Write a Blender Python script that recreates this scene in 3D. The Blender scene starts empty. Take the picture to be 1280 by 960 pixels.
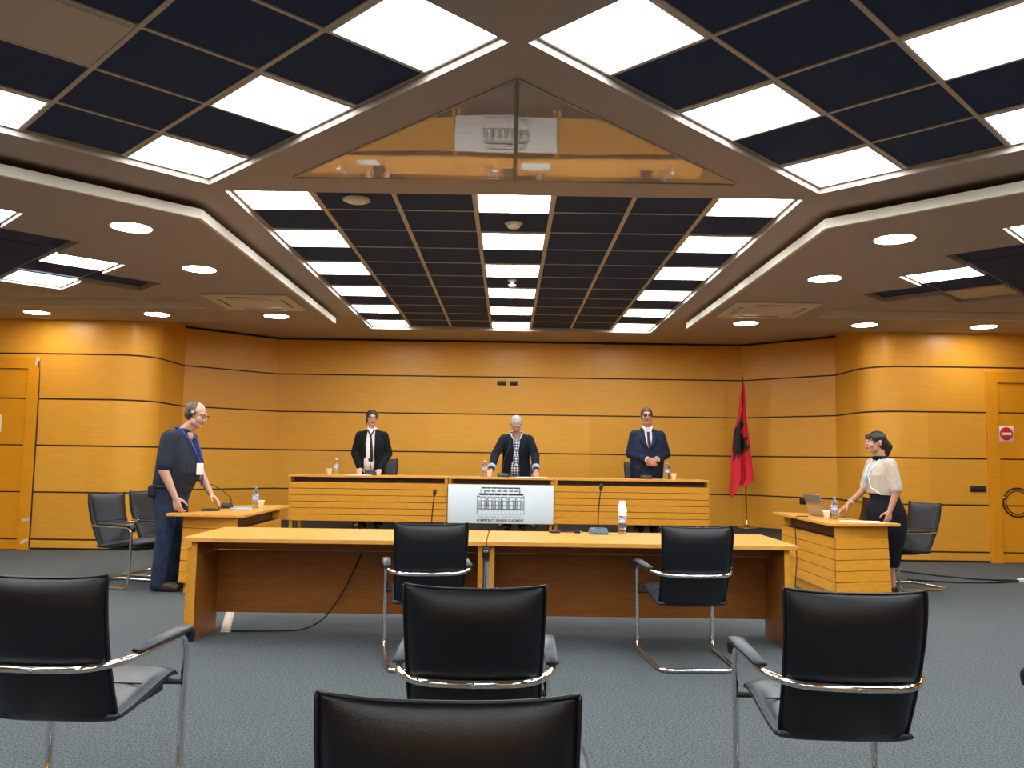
import bpy, bmesh, math, random
from mathutils import Vector, Matrix, Quaternion
from mathutils.geometry import tessellate_polygon
random.seed(7)
C = bpy.context.scene.collection
PI = math.pi
V = Vector
ZP, ZS, ZW = 3.247, 3.20, 3.07        # ceiling panel plane, centre soffit, wing soffit
ZF = 0.26                             # platform height

# ------------------------------------------------------------------ materials
def srgb(r, g, b):
    f = lambda c: c / 12.92 if c <= .04045 else ((c + .055) / 1.055) ** 2.4
    return (f(r / 255), f(g / 255), f(b / 255), 1)

def mat(name, col, rough=.5, metal=0, spec=.5, coat=0, coat_rough=.1, trans=0, ior=1.45, emit=None, estr=0, alpha=1):
    m = bpy.data.materials.new(name); m.use_nodes = True
    b = m.node_tree.nodes['Principled BSDF']
    b.inputs['Base Color'].default_value = col
    b.inputs['Roughness'].default_value = rough
    b.inputs['Metallic'].default_value = metal
    b.inputs['Specular IOR Level'].default_value = spec
    b.inputs['Coat Weight'].default_value = coat
    b.inputs['Coat Roughness'].default_value = coat_rough
    b.inputs['Transmission Weight'].default_value = trans
    b.inputs['IOR'].default_value = ior
    b.inputs['Alpha'].default_value = alpha
    if emit:
        b.inputs['Emission Color'].default_value = emit
        b.inputs['Emission Strength'].default_value = estr
    return m

def noise_mat(name, c1, c2, scale, rough=.5, detail=4, stretch=(1, 1, 1), bump=0, bump_scale=None, spec=.5, coat=0, pos=(.35, .65), sheen=0):
    m = mat(name, c1, rough, spec=spec, coat=coat)
    t = m.node_tree; N = t.nodes; L = t.links; b = N['Principled BSDF']
    tc = N.new('ShaderNodeTexCoord'); mp = N.new('ShaderNodeMapping')
    mp.inputs['Scale'].default_value = stretch
    n = N.new('ShaderNodeTexNoise'); n.inputs['Scale'].default_value = scale; n.inputs['Detail'].default_value = detail
    r = N.new('ShaderNodeValToRGB')
    r.color_ramp.elements[0].position = pos[0]; r.color_ramp.elements[1].position = pos[1]
    r.color_ramp.elements[0].color = c1; r.color_ramp.elements[1].color = c2
    L.new(tc.outputs['Object'], mp.inputs['Vector']); L.new(mp.outputs['Vector'], n.inputs['Vector'])
    L.new(n.outputs['Fac'], r.inputs['Fac']); L.new(r.outputs['Color'], b.inputs['Base Color'])
    if bump:
        bn = N.new('ShaderNodeBump'); bn.inputs['Strength'].default_value = bump; bn.inputs['Distance'].default_value = .01
        if bump_scale:
            n2 = N.new('ShaderNodeTexNoise'); n2.inputs['Scale'].default_value = bump_scale; n2.inputs['Detail'].default_value = 3
            L.new(tc.outputs['Object'], n2.inputs['Vector']); L.new(n2.outputs['Fac'], bn.inputs['Height'])
        else:
            L.new(n.outputs['Fac'], bn.inputs['Height'])
        L.new(bn.outputs['Normal'], b.inputs['Normal'])
    if sheen: b.inputs['Sheen Weight'].default_value = sheen
    return m

def sc(c, k): return (min(1, c[0] * k), min(1, c[1] * k), min(1, c[2] * k), 1)
W0 = (.76, .365, .040, 1)
def wood(name, c, rough=.34, k=.95, stretch=(1.2, 1.2, 22)):
    return noise_mat(name, sc(c, k), sc(c, 1.03), 3.0, rough, 6, stretch, spec=.4)
WALLW = [wood('veneer_a', W0), wood('veneer_b', sc(W0, .94)), wood('veneer_c', (.77, .38, .047, 1))]
M = dict(
    door_wood=wood('door_veneer', (.74, .31, .014, 1)),
    desk=wood('desk_veneer', (.74, .335, .034, 1), .3, .9, (3, 14, 14)),
    desk_top=wood('desk_top_veneer', (.79, .37, .080, 1), .28, .92, (2, 12, 12)),
    table_shade=wood('table_shaded_veneer', (.34, .12, .02, 1), .4, .8, (2, 2, 16)),  # under-table shade put into a darker copy of the desk wood
    walnut=noise_mat('dark_walnut', (.06, .022, .01, 1), (.1, .038, .016, 1), 4, .4, 5, (2, 2, 20)),
    groove=mat('groove_black', (.026, .011, .007, 1), .6),
    plinth=mat('plinth_black', (.01, .01, .011, 1), .6),
    paint=mat('ceiling_paint', (.40, .345, .30, 1), .75, spec=.25),
    cream=mat('fascia_lit_cream', (.72, .70, .60, 1), .6),  # lit copy of the ceiling paint, brightness of the coffers in its colour
    bars=mat('grid_bar', (.50, .44, .37, 1), .5),
    tile=noise_mat('ceiling_tile_dark', (.025, .044, .098, 1), (.031, .053, .115, 1), 60, .85, spec=.2),
    blank=mat('blank_panel', (.50, .43, .34, 1), .5),
    led=mat('led_diffuser', (1, 1, 1, 1), .5, emit=(.95, .985, 1, 1), estr=16),
    spot=mat('downlight_glass', (1, 1, 1, 1), .5, emit=(1, .90, .74, 1), estr=60),
    white=mat('white_plastic', (.72, .70, .66, 1), .4),
    offwhite=mat('offwhite_plastic', (.60, .55, .48, 1), .45),
    carpet=noise_mat('carpet', (.036, .043, .047, 1), (.150, .168, .176, 1), 110, .95, 9, (1, 1, 1), .22, 260, spec=.1, pos=(.34, .66)),
    carpet_dark=noise_mat('platform_carpet', (.03, .033, .037, 1), (.055, .058, .063, 1), 90, .95, 8, (1, 1, 1), .5, 260, spec=.1),
    leather=noise_mat('black_leather', (.0035, .005, .008, 1), (.006, .008, .012, 1), 120, .33, 3, bump=.12, bump_scale=420, spec=.55),
    leather_sheen=noise_mat('grey_sheen_leather', (.018, .026, .036, 1), (.026, .036, .048, 1), 120, .36, 3, bump=.1, bump_scale=420, spec=.7),  # ceiling sheen on seats and arms put into a greyer base colour
    piping=mat('leather_piping', (.012, .013, .016, 1), .35),
    chrome=mat('chrome', (.82, .80, .79, 1), .09, 1),
    steel=mat('steel', (.5, .5, .5, 1), .3, 1),
    black=mat('black_plastic', (.012, .012, .014, 1), .4),
    bracket=mat('black_bracket', (.015, .015, .016, 1), .5),
    greybase=mat('grey_plastic', (.16, .19, .22, 1), .35),
    bluebase=mat('bluegrey_plastic', (.10, .17, .22, 1), .3),
    cable=mat('cable_black', (.01, .01, .011, 1), .5),
    paper=mat('paper', (.82, .82, .80, 1), .7),
    paper_blue=mat('booklet_cover', (.35, .42, .52, 1), .5),
    cup=mat('paper_cup', (.95, .95, .95, 1), .5),
    water=mat('bottle_water', (.93, .97, 1, 1), .03, trans=.92, ior=1.25),
    label=noise_mat('bottle_label', (.08, .2, .55, 1), (.75, .8, .88, 1), 45, .4, 2, (1, 1, 2)),
    cap=mat('bottle_cap', (.16, .38, .72, 1), .4),
    capw=mat('bottle_cap_white', (.75, .78, .8, 1), .4),
    board=mat('sign_board_face', (.80, .88, .92, 1), .55),
    ink=mat('ink_black', (.02, .025, .03, 1), .5),
    ink_mid=mat('ink_grey', (.16, .20, .22, 1), .5),
    ink_light=mat('ink_pale', (.46, .53, .56, 1), .5),
    red=mat('sign_red', (.62, .02, .02, 1), .4),
    signwhite=mat('sign_white', (.85, .85, .85, 1), .4),
    tape=mat('masking_tape', (.66, .55, .38, 1), .7),
    flag=mat('flag_red', (.72, .022, .04, 1), .65),
    flagblack=mat('flag_black', (.012, .012, .014, 1), .7),
    brass=mat('brass', (.62, .42, .16, 1), .25, 1),
    alu=mat('laptop_aluminium', (.44, .40, .37, 1), .38, .8),
    screen=mat('screen_dark', (.02, .022, .026, 1), .15),
    keys=mat('keyboard_black', (.02, .02, .022, 1), .5),
    skin_a=mat('skin_a', (.52, .27, .18, 1), .5), skin_b=mat('skin_b', (.60, .35, .25, 1), .5),
    skin_c=mat('skin_c', (.50, .26, .18, 1), .5),
    lip=mat('lip', (.36, .11, .09, 1), .45), lip_red=mat('lip_red', (.42, .07, .07, 1), .4),
    eye=mat('eye_white', (.75, .72, .70, 1), .2), iris=mat('iris', (.03, .02, .015, 1), .2),
    hair_black=noise_mat('hair_black', (.010, .008, .008, 1), (.028, .02, .018, 1), 40, .45, 4, (1, 1, .2), .3),
    hair_grey=noise_mat('hair_grey', (.06, .042, .03, 1), (.13, .10, .075, 1), 50, .55, 4, (1, 1, .2), .3),
    hair_white=noise_mat('hair_white', (.30, .30, .26, 1), (.52, .51, .44, 1), 50, .55, 4, (1, 1, .2), .3),
    hair_brown=noise_mat('hair_brown', (.045, .03, .022, 1), (.09, .06, .045, 1), 50, .5, 4, (1, 1, .2), .3),
    shirt_navy=noise_mat('navy_shirt', (.010, .015, .030, 1), (.016, .022, .042, 1), 30, .85, 3, bump=.2),
    jeans=noise_mat('jeans', (.010, .020, .052, 1), (.022, .040, .09, 1), 14, .85, 4, bump=.2),
    blazer=noise_mat('black_blazer', (.006, .007, .010, 1), (.010, .011, .014, 1), 30, .8, 3, spec=.2),
    navy=noise_mat('navy_blazer', (.008, .012, .024, 1), (.014, .018, .032, 1), 30, .8, 3, spec=.2),
    suit=noise_mat('blue_suit', (.007, .013, .038, 1), (.010, .018, .050, 1), 30, .75, 3, spec=.3),
    white_shirt=mat('white_shirt', (.78, .79, .80, 1), .8),
    cuffblue=mat('pale_blue_cuff', (.32, .42, .56, 1), .8),
    tie=mat('dark_tie', (.012, .012, .018, 1), .6), tie_purple=mat('plum_tie', (.045, .02, .06, 1), .6),
    beige=noise_mat('beige_knit', (.46, .40, .33, 1), (.56, .49, .41, 1), 60, .9, 3, bump=.3),
    trimwhite=mat('white_trim', (.80, .82, .84, 1), .8),
    dress=mat('black_dress', (.008, .009, .014, 1), .85, spec=.2),
    lanyard_blue=mat('blue_lanyard', (.02, .06, .45, 1), .6), lanyard_pale=mat('pale_lanyard', (.38, .60, .78, 1), .6),
    shoe=mat('brown_shoe', (.05, .024, .014, 1), .4), shoe_black=mat('black_shoe', (.01, .01, .01, 1), .35),
    strap=mat('black_belt', (.01, .01, .011, 1), .5), gold=mat('gold', (.7, .5, .2, 1), .3, 1),
    lens=mat('dark_lens', (.075, .05, .042, 1), .15), frame_red=mat('plum_frame', (.12, .015, .06, 1), .35),
)
def pattern_mat():
    m = mat('blouse_pattern', (.6, .65, .7, 1), .8)
    t = m.node_tree; N = t.nodes; L = t.links; b = N['Principled BSDF']
    tc = N.new('ShaderNodeTexCoord'); mp = N.new('ShaderNodeMapping')
    mp.inputs['Rotation'].default_value = (0, PI / 4, 0)
    ck = N.new('ShaderNodeTexChecker'); ck.inputs['Scale'].default_value = 38
    ck.inputs['Color1'].default_value = (.72, .78, .84, 1); ck.inputs['Color2'].default_value = (.03, .07, .16, 1)
    L.new(tc.outputs['Object'], mp.inputs['Vector']); L.new(mp.outputs['Vector'], ck.inputs['Vector'])
    L.new(ck.outputs['Color'], b.inputs['Base Color']); return m
M['blouse'] = pattern_mat()
def mirror_mat():
    # tinted high-gloss stretch panel: taupe film under a strong clear reflection
    m = mat('gloss_film', (.36, .31, .265, 1), .5)
    t = m.node_tree; N = t.nodes; L = t.links; b = N['Principled BSDF']
    g = N.new('ShaderNodeBsdfGlossy'); g.inputs['Roughness'].default_value = .015
    g.inputs['Color'].default_value = (.85, .80, .74, 1)
    no = N.new('ShaderNodeTexNoise'); no.inputs['Scale'].default_value = 1.6; no.inputs['Detail'].default_value = 1
    bu = N.new('ShaderNodeBump'); bu.inputs['Strength'].default_value = .05; bu.inputs['Distance'].default_value = .04
    mx = N.new('ShaderNodeMixShader'); mx.inputs[0].default_value = .33
    L.new(no.outputs['Fac'], bu.inputs['Height']); L.new(bu.outputs['Normal'], g.inputs['Normal'])
    L.new(b.outputs[0], mx.inputs[1]); L.new(g.outputs[0], mx.inputs[2])
    L.new(mx.outputs[0], N['Material Output'].inputs['Surface']); return m
M['gloss'] = mirror_mat()

# ------------------------------------------------------------------ object helpers
def tag(o, label=None, cat=None, group=None, kind=None):
    if label: o['label'] = label
    if cat: o['category'] = cat
    if group: o['group'] = group
    if kind: o['kind'] = kind
    return o

def thing(name, label, cat, loc=(0, 0, 0), rz=0, group=None, scale=1):
    o = bpy.data.objects.new(name, None); C.objects.link(o)
    o.empty_display_size = .1
    o.location = loc; o.rotation_euler = (0, 0, rz); o.scale = (scale,) * 3
    return tag(o, label, cat, group)

def struct(o): o['kind'] = 'structure'; return o

def copy_tree(o, parent=None):
    c = o.copy(); C.objects.link(c)
    if parent: c.parent = parent
    for ch in list(o.children): copy_tree(ch, c)
    return c

def fillet(pts, r, n=5, closed=False):
    pts = [V(p) for p in pts]; out = []; m = len(pts)
    for i, p in enumerate(pts):
        if not closed and i in (0, m - 1): out.append(p); continue
        a = pts[i - 1]; b = pts[(i + 1) % m]
        u = (a - p); w = (b - p); d = min(r, u.length * .48, w.length * .48)
        u.normalize(); w.normalize()
        for k in range(n + 1):
            t = k / n
            out.append((p + u * d) * (1 - t) ** 2 + p * 2 * t * (1 - t) + (p + w * d) * t * t)
    return out

class MB:
    def __init__(s): s.b = bmesh.new(); s.mi = 0; s.sm = False
    def _f(s, vs, smooth=None):
        try: f = s.b.faces.new(vs)
        except ValueError: return None
        f.material_index = s.mi; f.smooth = s.sm if smooth is None else smooth
        return f
    def box(s, x0, y0, z0, x1, y1, z1, R=None, c=None):
        P = [(x, y, z) for z in (z0, z1) for y in (y0, y1) for x in (x0, x1)]
        vs = [s.b.verts.new(p) for p in P]
        if R is not None:
            for v in vs: v.co = R @ v.co + (V(c) if c else V())
        for q in ((0, 2, 3, 1), (4, 5, 7, 6), (0, 1, 5, 4), (2, 6, 7, 3), (0, 4, 6, 2), (1, 3, 7, 5)): s._f([vs[i] for i in q], False)
        return s
    def rbox(s, c, size, r=.01, R=None, n=3):
        # box with rounded edges: superellipsoid-free, built by bevelling a temporary cube
        t = bmesh.new(); bmesh.ops.create_cube(t, size=1)
        for v in t.verts: v.co = V((v.co.x * size[0], v.co.y * size[1], v.co.z * size[2]))
        bmesh.ops.bevel(t, geom=t.edges[:] + t.verts[:], offset=r, segments=n, affect='EDGES', profile=.5)
        mp = {}
        for v in t.verts:
            p = v.co.copy()
            if R is not None: p = R @ p
            mp[v.index] = s.b.verts.new(p + V(c))
        t.verts.index_update()
        mp = {v: list(mp.values())[i] for i, v in enumerate(t.verts)}
        for f in t.faces: s._f([mp[v] for v in f.verts], True)
        t.free(); return s
    def prism(s, poly, z0, z1, top=None, holes=()):
        # vertical prism of a plan polygon; top = other polygon for the upper face
        top = top or poly; n = len(poly)
        a = [s.b.verts.new((p[0], p[1], z0)) for p in poly]; b = [s.b.verts.new((p[0], p[1], z1)) for p in top]
        s._f(a[::-1]); s._f(b)
        for i in range(n): j = (i + 1) % n; s._f([a[i], a[j], b[j], b[i]])
        return s
    def plate(s, outer, holes, z, th=0, down=True):
        loops = [[V((p[0], p[1], 0)) for p in l] for l in [outer] + list(holes)]
        tri = tessellate_polygon(loops); flat = [p for l in loops for p in l]
        for zz in ([z] if not th else [z, z + th]):
            vs = [s.b.verts.new((p.x, p.y, zz)) for p in flat]
            for t in tri:
                f = s._f([vs[i] for i in t], False)
        if th:
            for l in loops: s.ring(l, z, z + th)
        return s
    def ring(s, l, z0, z1, closed=True):
        n = len(l); a = [s.b.verts.new((p[0], p[1], z0)) for p in l]; b = [s.b.verts.new((p[0], p[1], z1)) for p in l]
        for i in range(n if closed else n - 1):
            j = (i + 1) % n; s._f([a[i], a[j], b[j], b[i]])
        return s
    def tube(s, pts, r, n=8, closed=False, caps=True):
        pts = [V(p) for p in pts]; m = len(pts); R = r if isinstance(r, (list, tuple)) else [r] * m
        rings = []; up = None
        for i, p in enumerate(pts):
            if closed: d = pts[(i + 1) % m] - pts[i - 1]
            else: d = pts[min(i + 1, m - 1)] - pts[max(i - 1, 0)]
            d.normalize()
            if up is None:
                up = V((0, 0, 1)) if abs(d.z) < .9 else V((1, 0, 0))
            x = d.cross(up); x.normalize(); y = x.cross(d); y.normalize(); up = y
            rings.append([s.b.verts.new(p + (x * math.cos(2 * PI * k / n) + y * math.sin(2 * PI * k / n)) * R[i]) for k in range(n)])
        for i in range(m if closed else m - 1):
            A = rings[i]; B = rings[(i + 1) % m]
            for k in range(n): s._f([A[k], A[(k + 1) % n], B[(k + 1) % n], B[k]], True)
        if caps and not closed:
            s._f(rings[0][::-1]); s._f(rings[-1])
        return s
    def lathe(s, prof, n=20, c=(0, 0, 0), cap=True):
        rings = [[s.b.verts.new((c[0] + r * math.cos(2 * PI * k / n), c[1] + r * math.sin(2 * PI * k / n), c[2] + z)) for k in range(n)] for r, z in prof]
        for A, B in zip(rings, rings[1:]):
            for k in range(n): s._f([A[k], A[(k + 1) % n], B[(k + 1) % n], B[k]], True)
        if cap: s._f(rings[0][::-1]); s._f(rings[-1])
        return s
    def ell(s, c, r, R=None, n=10, m=14):
        c = V(c); rows = []
        for i in range(1, n):
            t = PI * i / n
            row = []
            for k in range(m):
                p = V((r[0] * math.sin(t) * math.cos(2 * PI * k / m), r[1] * math.sin(t) * math.sin(2 * PI * k / m), r[2] * math.cos(t)))
                if R is not None: p = R @ p
                row.append(s.b.verts.new(c + p))
            rows.append(row)
        zt = V((0, 0, r[2])); zb = V((0, 0, -r[2]))
        if R is not None: zt = R @ zt; zb = R @ zb
        T = s.b.verts.new(c + zt); B = s.b.verts.new(c + zb)
        for k in range(m):
            j = (k + 1) % m
            s._f([T, rows[0][k], rows[0][j]], True); s._f([B, rows[-1][j], rows[-1][k]], True)
            for a, b in zip(rows, rows[1:]): s._f([a[k], b[k], b[j], a[j]], True)
        return s
    def cap(s, p0, p1, r0, r1, n=12):
        # tapered capsule with round ends
        p0 = V(p0); p1 = V(p1); d = (p1 - p0); L = d.length
        if L < 1e-6: return s.ell(p0, (r0, r0, r0))
        d.normalize(); pts = []; rr = []
        for k in (1., .92, .7, .38): pts.append(p0 - d * r0 * k); rr.append(r0 * math.sqrt(max(.004, 1 - k * k)))
        pts.append(p0); rr.append(r0); pts.append(p0.lerp(p1, .5)); rr.append((r0 + r1) / 2); pts.append(p1); rr.append(r1)
        for k in (.38, .7, .92, 1.): pts.append(p1 + d * r1 * k); rr.append(r1 * math.sqrt(max(.004, 1 - k * k)))
        return s.tube(pts, rr, n)
    def loft(s, rings, n=28, e=2.4):
        # horizontal superellipse rings (cx, cy, z, rx, ry)
        R = []
        for cx, cy, z, rx, ry in rings:
            row = []
            for k in range(n):
                t = 2 * PI * k / n; c_, s_ = math.cos(t), math.sin(t)
                row.append(s.b.verts.new((cx + rx * math.copysign(abs(c_) ** (2 / e), c_), cy + ry * math.copysign(abs(s_) ** (2 / e), s_), z)))
            R.append(row)
        for A, B in zip(R, R[1:]):
            for k in range(n): s._f([A[k], A[(k + 1) % n], B[(k + 1) % n], B[k]], True)
        s._f(R[0][::-1]); s._f(R[-1]); return s
    def build(s, name, m, parent=None, bevel=0, loc=None, fix=True, auto=None):
        if fix: bmesh.ops.recalc_face_normals(s.b, faces=s.b.faces[:])
        me = bpy.data.meshes.new(name); s.b.to_mesh(me); s.b.free()
        for x in (m if isinstance(m, (list, tuple)) else [m]): me.materials.append(x)
        o = bpy.data.objects.new(name, me); C.objects.link(o)
        if parent: o.parent = parent
        if loc: o.location = loc
        if auto:
            for p in me.polygons: p.use_smooth = True
            me.set_sharp_from_angle(angle=math.radians(auto))
        if bevel:
            md = o.modifiers.new('bevel', 'BEVEL'); md.width = bevel; md.segments = 2; md.limit_method = 'ANGLE'; md.angle_limit = math.radians(40)
        return o
    def skin(s, name, m, parent=None, voxel=.006, smooth=4, factor=.5):
        # fuse the overlapping shapes into one continuous surface
        bmesh.ops.recalc_face_normals(s.b, faces=s.b.faces[:])
        me = bpy.data.meshes.new(name); s.b.to_mesh(me); s.b.free()
        o = bpy.data.objects.new(name, me); C.objects.link(o)
        r = o.modifiers.new('r', 'REMESH'); r.mode = 'VOXEL'; r.voxel_size = voxel; r.use_smooth_shade = True
        if smooth:
            q = o.modifiers.new('s', 'SMOOTH'); q.iterations = smooth; q.factor = factor
        dg = bpy.context.evaluated_depsgraph_get()
        me2 = bpy.data.meshes.new_from_object(o.evaluated_get(dg)); o.modifiers.clear()
        o.data = me2; bpy.data.meshes.remove(me); me2.name = name
        for p in me2.polygons: p.use_smooth = True
        me2.materials.clear(); me2.materials.append(m)
        if parent: o.parent = parent
        return o
ORD = ['first', 'second', 'third', 'fourth', 'fifth', 'sixth', 'seventh', 'eighth', 'ninth', 'tenth', 'eleventh']
# ------------------------------------------------------------------ floor, platform
b = MB(); b.box(-8.6, -3.6, -.1, 8.6, 14, 0); struct(b.build('floor', M['carpet']))
plat = [(-4.86, 11.9), (-4.2, 10.75), (4.2, 10.75), (4.86, 11.9), (4.86, 12.55), (3.78, 13.655), (-3.78, 13.655), (-4.86, 12.55)]
b = MB(); b.prism(plat, .001, ZF); struct(b.build('floor_platform', M['carpet_dark'], bevel=.01))

# ------------------------------------------------------------------ walls: veneer courses with black shadow grooves
COURSES = [(.028, .126), (.148, .745), (.767, 1.364), (1.386, 1.986), (2.008, 2.595), (2.617, 3.24)]
GR = [(0, .028), (.126, .148), (.745, .767), (1.364, 1.386), (1.986, 2.008), (2.595, 2.617)]
def wall(name, groups, gname, zmin=0, th=.05, gap=None, side=1, ztop=3.24):
    # groups: list of plan polylines (each one veneer panel); side = normal side (left of direction is +1)
    b = MB(); g = MB(); allp = [p for k, gr in enumerate(groups) for p in (gr if k == 0 else gr[1:])]
    def off(pts, d):
        out = []
        for i, p in enumerate(pts):
            a = V(pts[max(i - 1, 0)]); c = V(pts[min(i + 1, len(pts) - 1)])
            t = (c - a).normalized(); n = V((-t.y, t.x)) * side
            k = 1.0
            out.append((p[0] + n.x * d, p[1] + n.y * d))
        return out
    for gi, gr in enumerate(groups):
        for ci, (z0, z1) in enumerate(COURSES):
            if z1 < zmin: continue
            if z1 > 3: z1 = ztop
            b.mi = (gi * 2 + ci * (1 + gi)) % 3
            inner = off(gr, th)
            poly = list(gr) + inner[::-1]
            n = len(gr)
            for (za, zb) in ((z0, z1),):
                A = [b.b.verts.new((p[0], p[1], za)) for p in gr]; B = [b.b.verts.new((p[0], p[1], zb)) for p in gr]
                A2 = [b.b.verts.new((p[0], p[1], za)) for p in inner]; B2 = [b.b.verts.new((p[0], p[1], zb)) for p in inner]
                for i in range(n - 1):
                    b._f([A[i], A[i + 1], B[i + 1], B[i]], n > 2); b._f([A2[i], A2[i + 1], B2[i + 1], B2[i]], n > 2)
                    b._f([A[i], A[i + 1], A2[i + 1], A2[i]], False); b._f([B[i], B[i + 1], B2[i + 1], B2[i]], False)
                b._f([A[0], A2[0], B2[0], B[0]], False); b._f([A[-1], A2[-1], B2[-1], B[-1]], False)
    back = off(allp, .012); far = off(allp, th + .02)
    g.ring([(p[0], p[1], 0) for p in back], zmin, ztop, closed=False)
    g.ring([(p[0], p[1], 0) for p in far], zmin, ztop, closed=False)
    struct(b.build(name, WALLW, auto=30)); struct(g.build(gname, M['groove']))

def arc(cx, cy, r, a0, a1, n=10):
    return [(cx + r * math.cos(math.radians(a0 + (a1 - a0) * i / n)), cy + r * math.sin(math.radians(a0 + (a1 - a0) * i / n))) for i in range(n + 1)]
YF, YB = 11.31, 13.68
# left: flat front wall, rounded corner into the alcove
wall('wall_left_front', [[(-8.5, YF), (-7.62, YF)]], 'trim_1')
wall('wall_left', [[(-6.32, YF), (-5.62, YF)], [(-5.62, YF), (-5.33, YF)] + arc(-5.33, YF + .45, .45, -90, 0)[1:], [(-4.88, YF + .45), (-4.88, 12.58)]], 'trim_2')
wall('wall_right', [[(4.88, 12.58), (4.88, YF + .45)], arc(5.33, YF + .45, .45, 180, 270) + [(5.62, YF)], [(5.62, YF), (6.41, YF)]], 'trim_3')
wall('wall_right_front', [[(7.62, YF), (8.5, YF)]], 'trim_4')
for nm, g, x0, x1 in (('wall_left_over_door', 'trim_5', -7.62, -6.32), ('wall_right_over_door', 'trim_6', 6.41, 7.62)):
    b = MB(); b.box(x0, YF, 2.617, x1, YF + .05, 3.24); b.box(x0, YF, 2.5, x1, YF + .05, 2.595); struct(b.build(nm, WALLW[0]))
    b = MB(); b.box(x0, YF + .012, 2.58, x1, YF + .045, 2.63); struct(b.build(g, M['groove']))
# alcove: angled walls and back wall
wall('wall_back_left', [[(-4.88, 12.58), (-3.78, YB)]], 'trim_7', zmin=.2)
wall('wall_back', [[(-3.78, YB), (-1.3, YB)], [(-1.3, YB), (1.3, YB)], [(1.3, YB), (3.78, YB)]], 'trim_8', zmin=.2)
wall('wall_back_right', [[(3.78, YB), (4.88, 12.58)]], 'trim_9', zmin=.2)
b = MB()      # dark trim strip along the head of the alcove walls
b.tube([(-4.9, 12.53, 3.185), (-3.77, YB - .012, 3.185), (3.77, YB - .012, 3.185), (4.9, 12.53, 3.185)], .018, 4)
struct(b.build('trim_10', M['groove']))
# the sides and the rear of the room
for nm, args in (('wall_left_side', (-8.6, -3.6, 0, -8.5, YF + .1, 3.24)), ('wall_right_side', (8.5, -3.6, 0, 8.6, YF + .1, 3.24)), ('wall_rear', (-8.6, -3.7, 0, 8.6, -3.6, 3.24))):
    b = MB(); b.box(*args); struct(b.build(nm, WALLW[1]))

# ------------------------------------------------------------------ ceiling
S2 = math.sqrt(.5)
A = V((S2, -S2)); B = V((-S2, -S2))
def rect(P, a, b_, la, lb): return [tuple(P), tuple(P + a * la), tuple(P + a * la + b_ * lb), tuple(P + b_ * lb)]
NV = 9
PL = V((-2.166, 5.845)); PR = V((2.166, 5.845))
AL, BL = V((S2, -S2)), V((-S2, -S2)); AR, BR = V((-S2, -S2)), V((S2, -S2))
holeC = [(-2.1, 5.985), (2.1, 5.985), (2.1, 12.565), (-2.1, 12.565)]
holeB = [(-2.1, -3.2), (2.1, -3.2), (2.1, -.2), (-2.1, -.2)]
holeL = rect(PL, AL, BL, 3.0, .6 * NV); holeR = rect(PR, AR, BR, 3.0, .6 * NV)
TRI = [(0, 4.09), (-1.52, 5.645), (1.52, 5.645)]
b = MB()
b.plate([(-8.6, -3.7), (8.6, -3.7), (8.6, 11.31), (4.95, 11.31), (4.95, 13.75), (-4.95, 13.75), (-4.95, 11.31), (-8.6, 11.31)], [holeC, holeB, holeL, holeR], ZS)
for h in (holeC, holeB, holeL, holeR): b.ring(h, ZS, ZP + .03)
struct(b.build('ceiling', M['paint']))
# roof slab over everything
b = MB(); b.box(-8.7, -3.8, 3.36, 8.7, 14, 3.42); struct(b.build('ceiling_slab', M['paint']))

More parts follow.
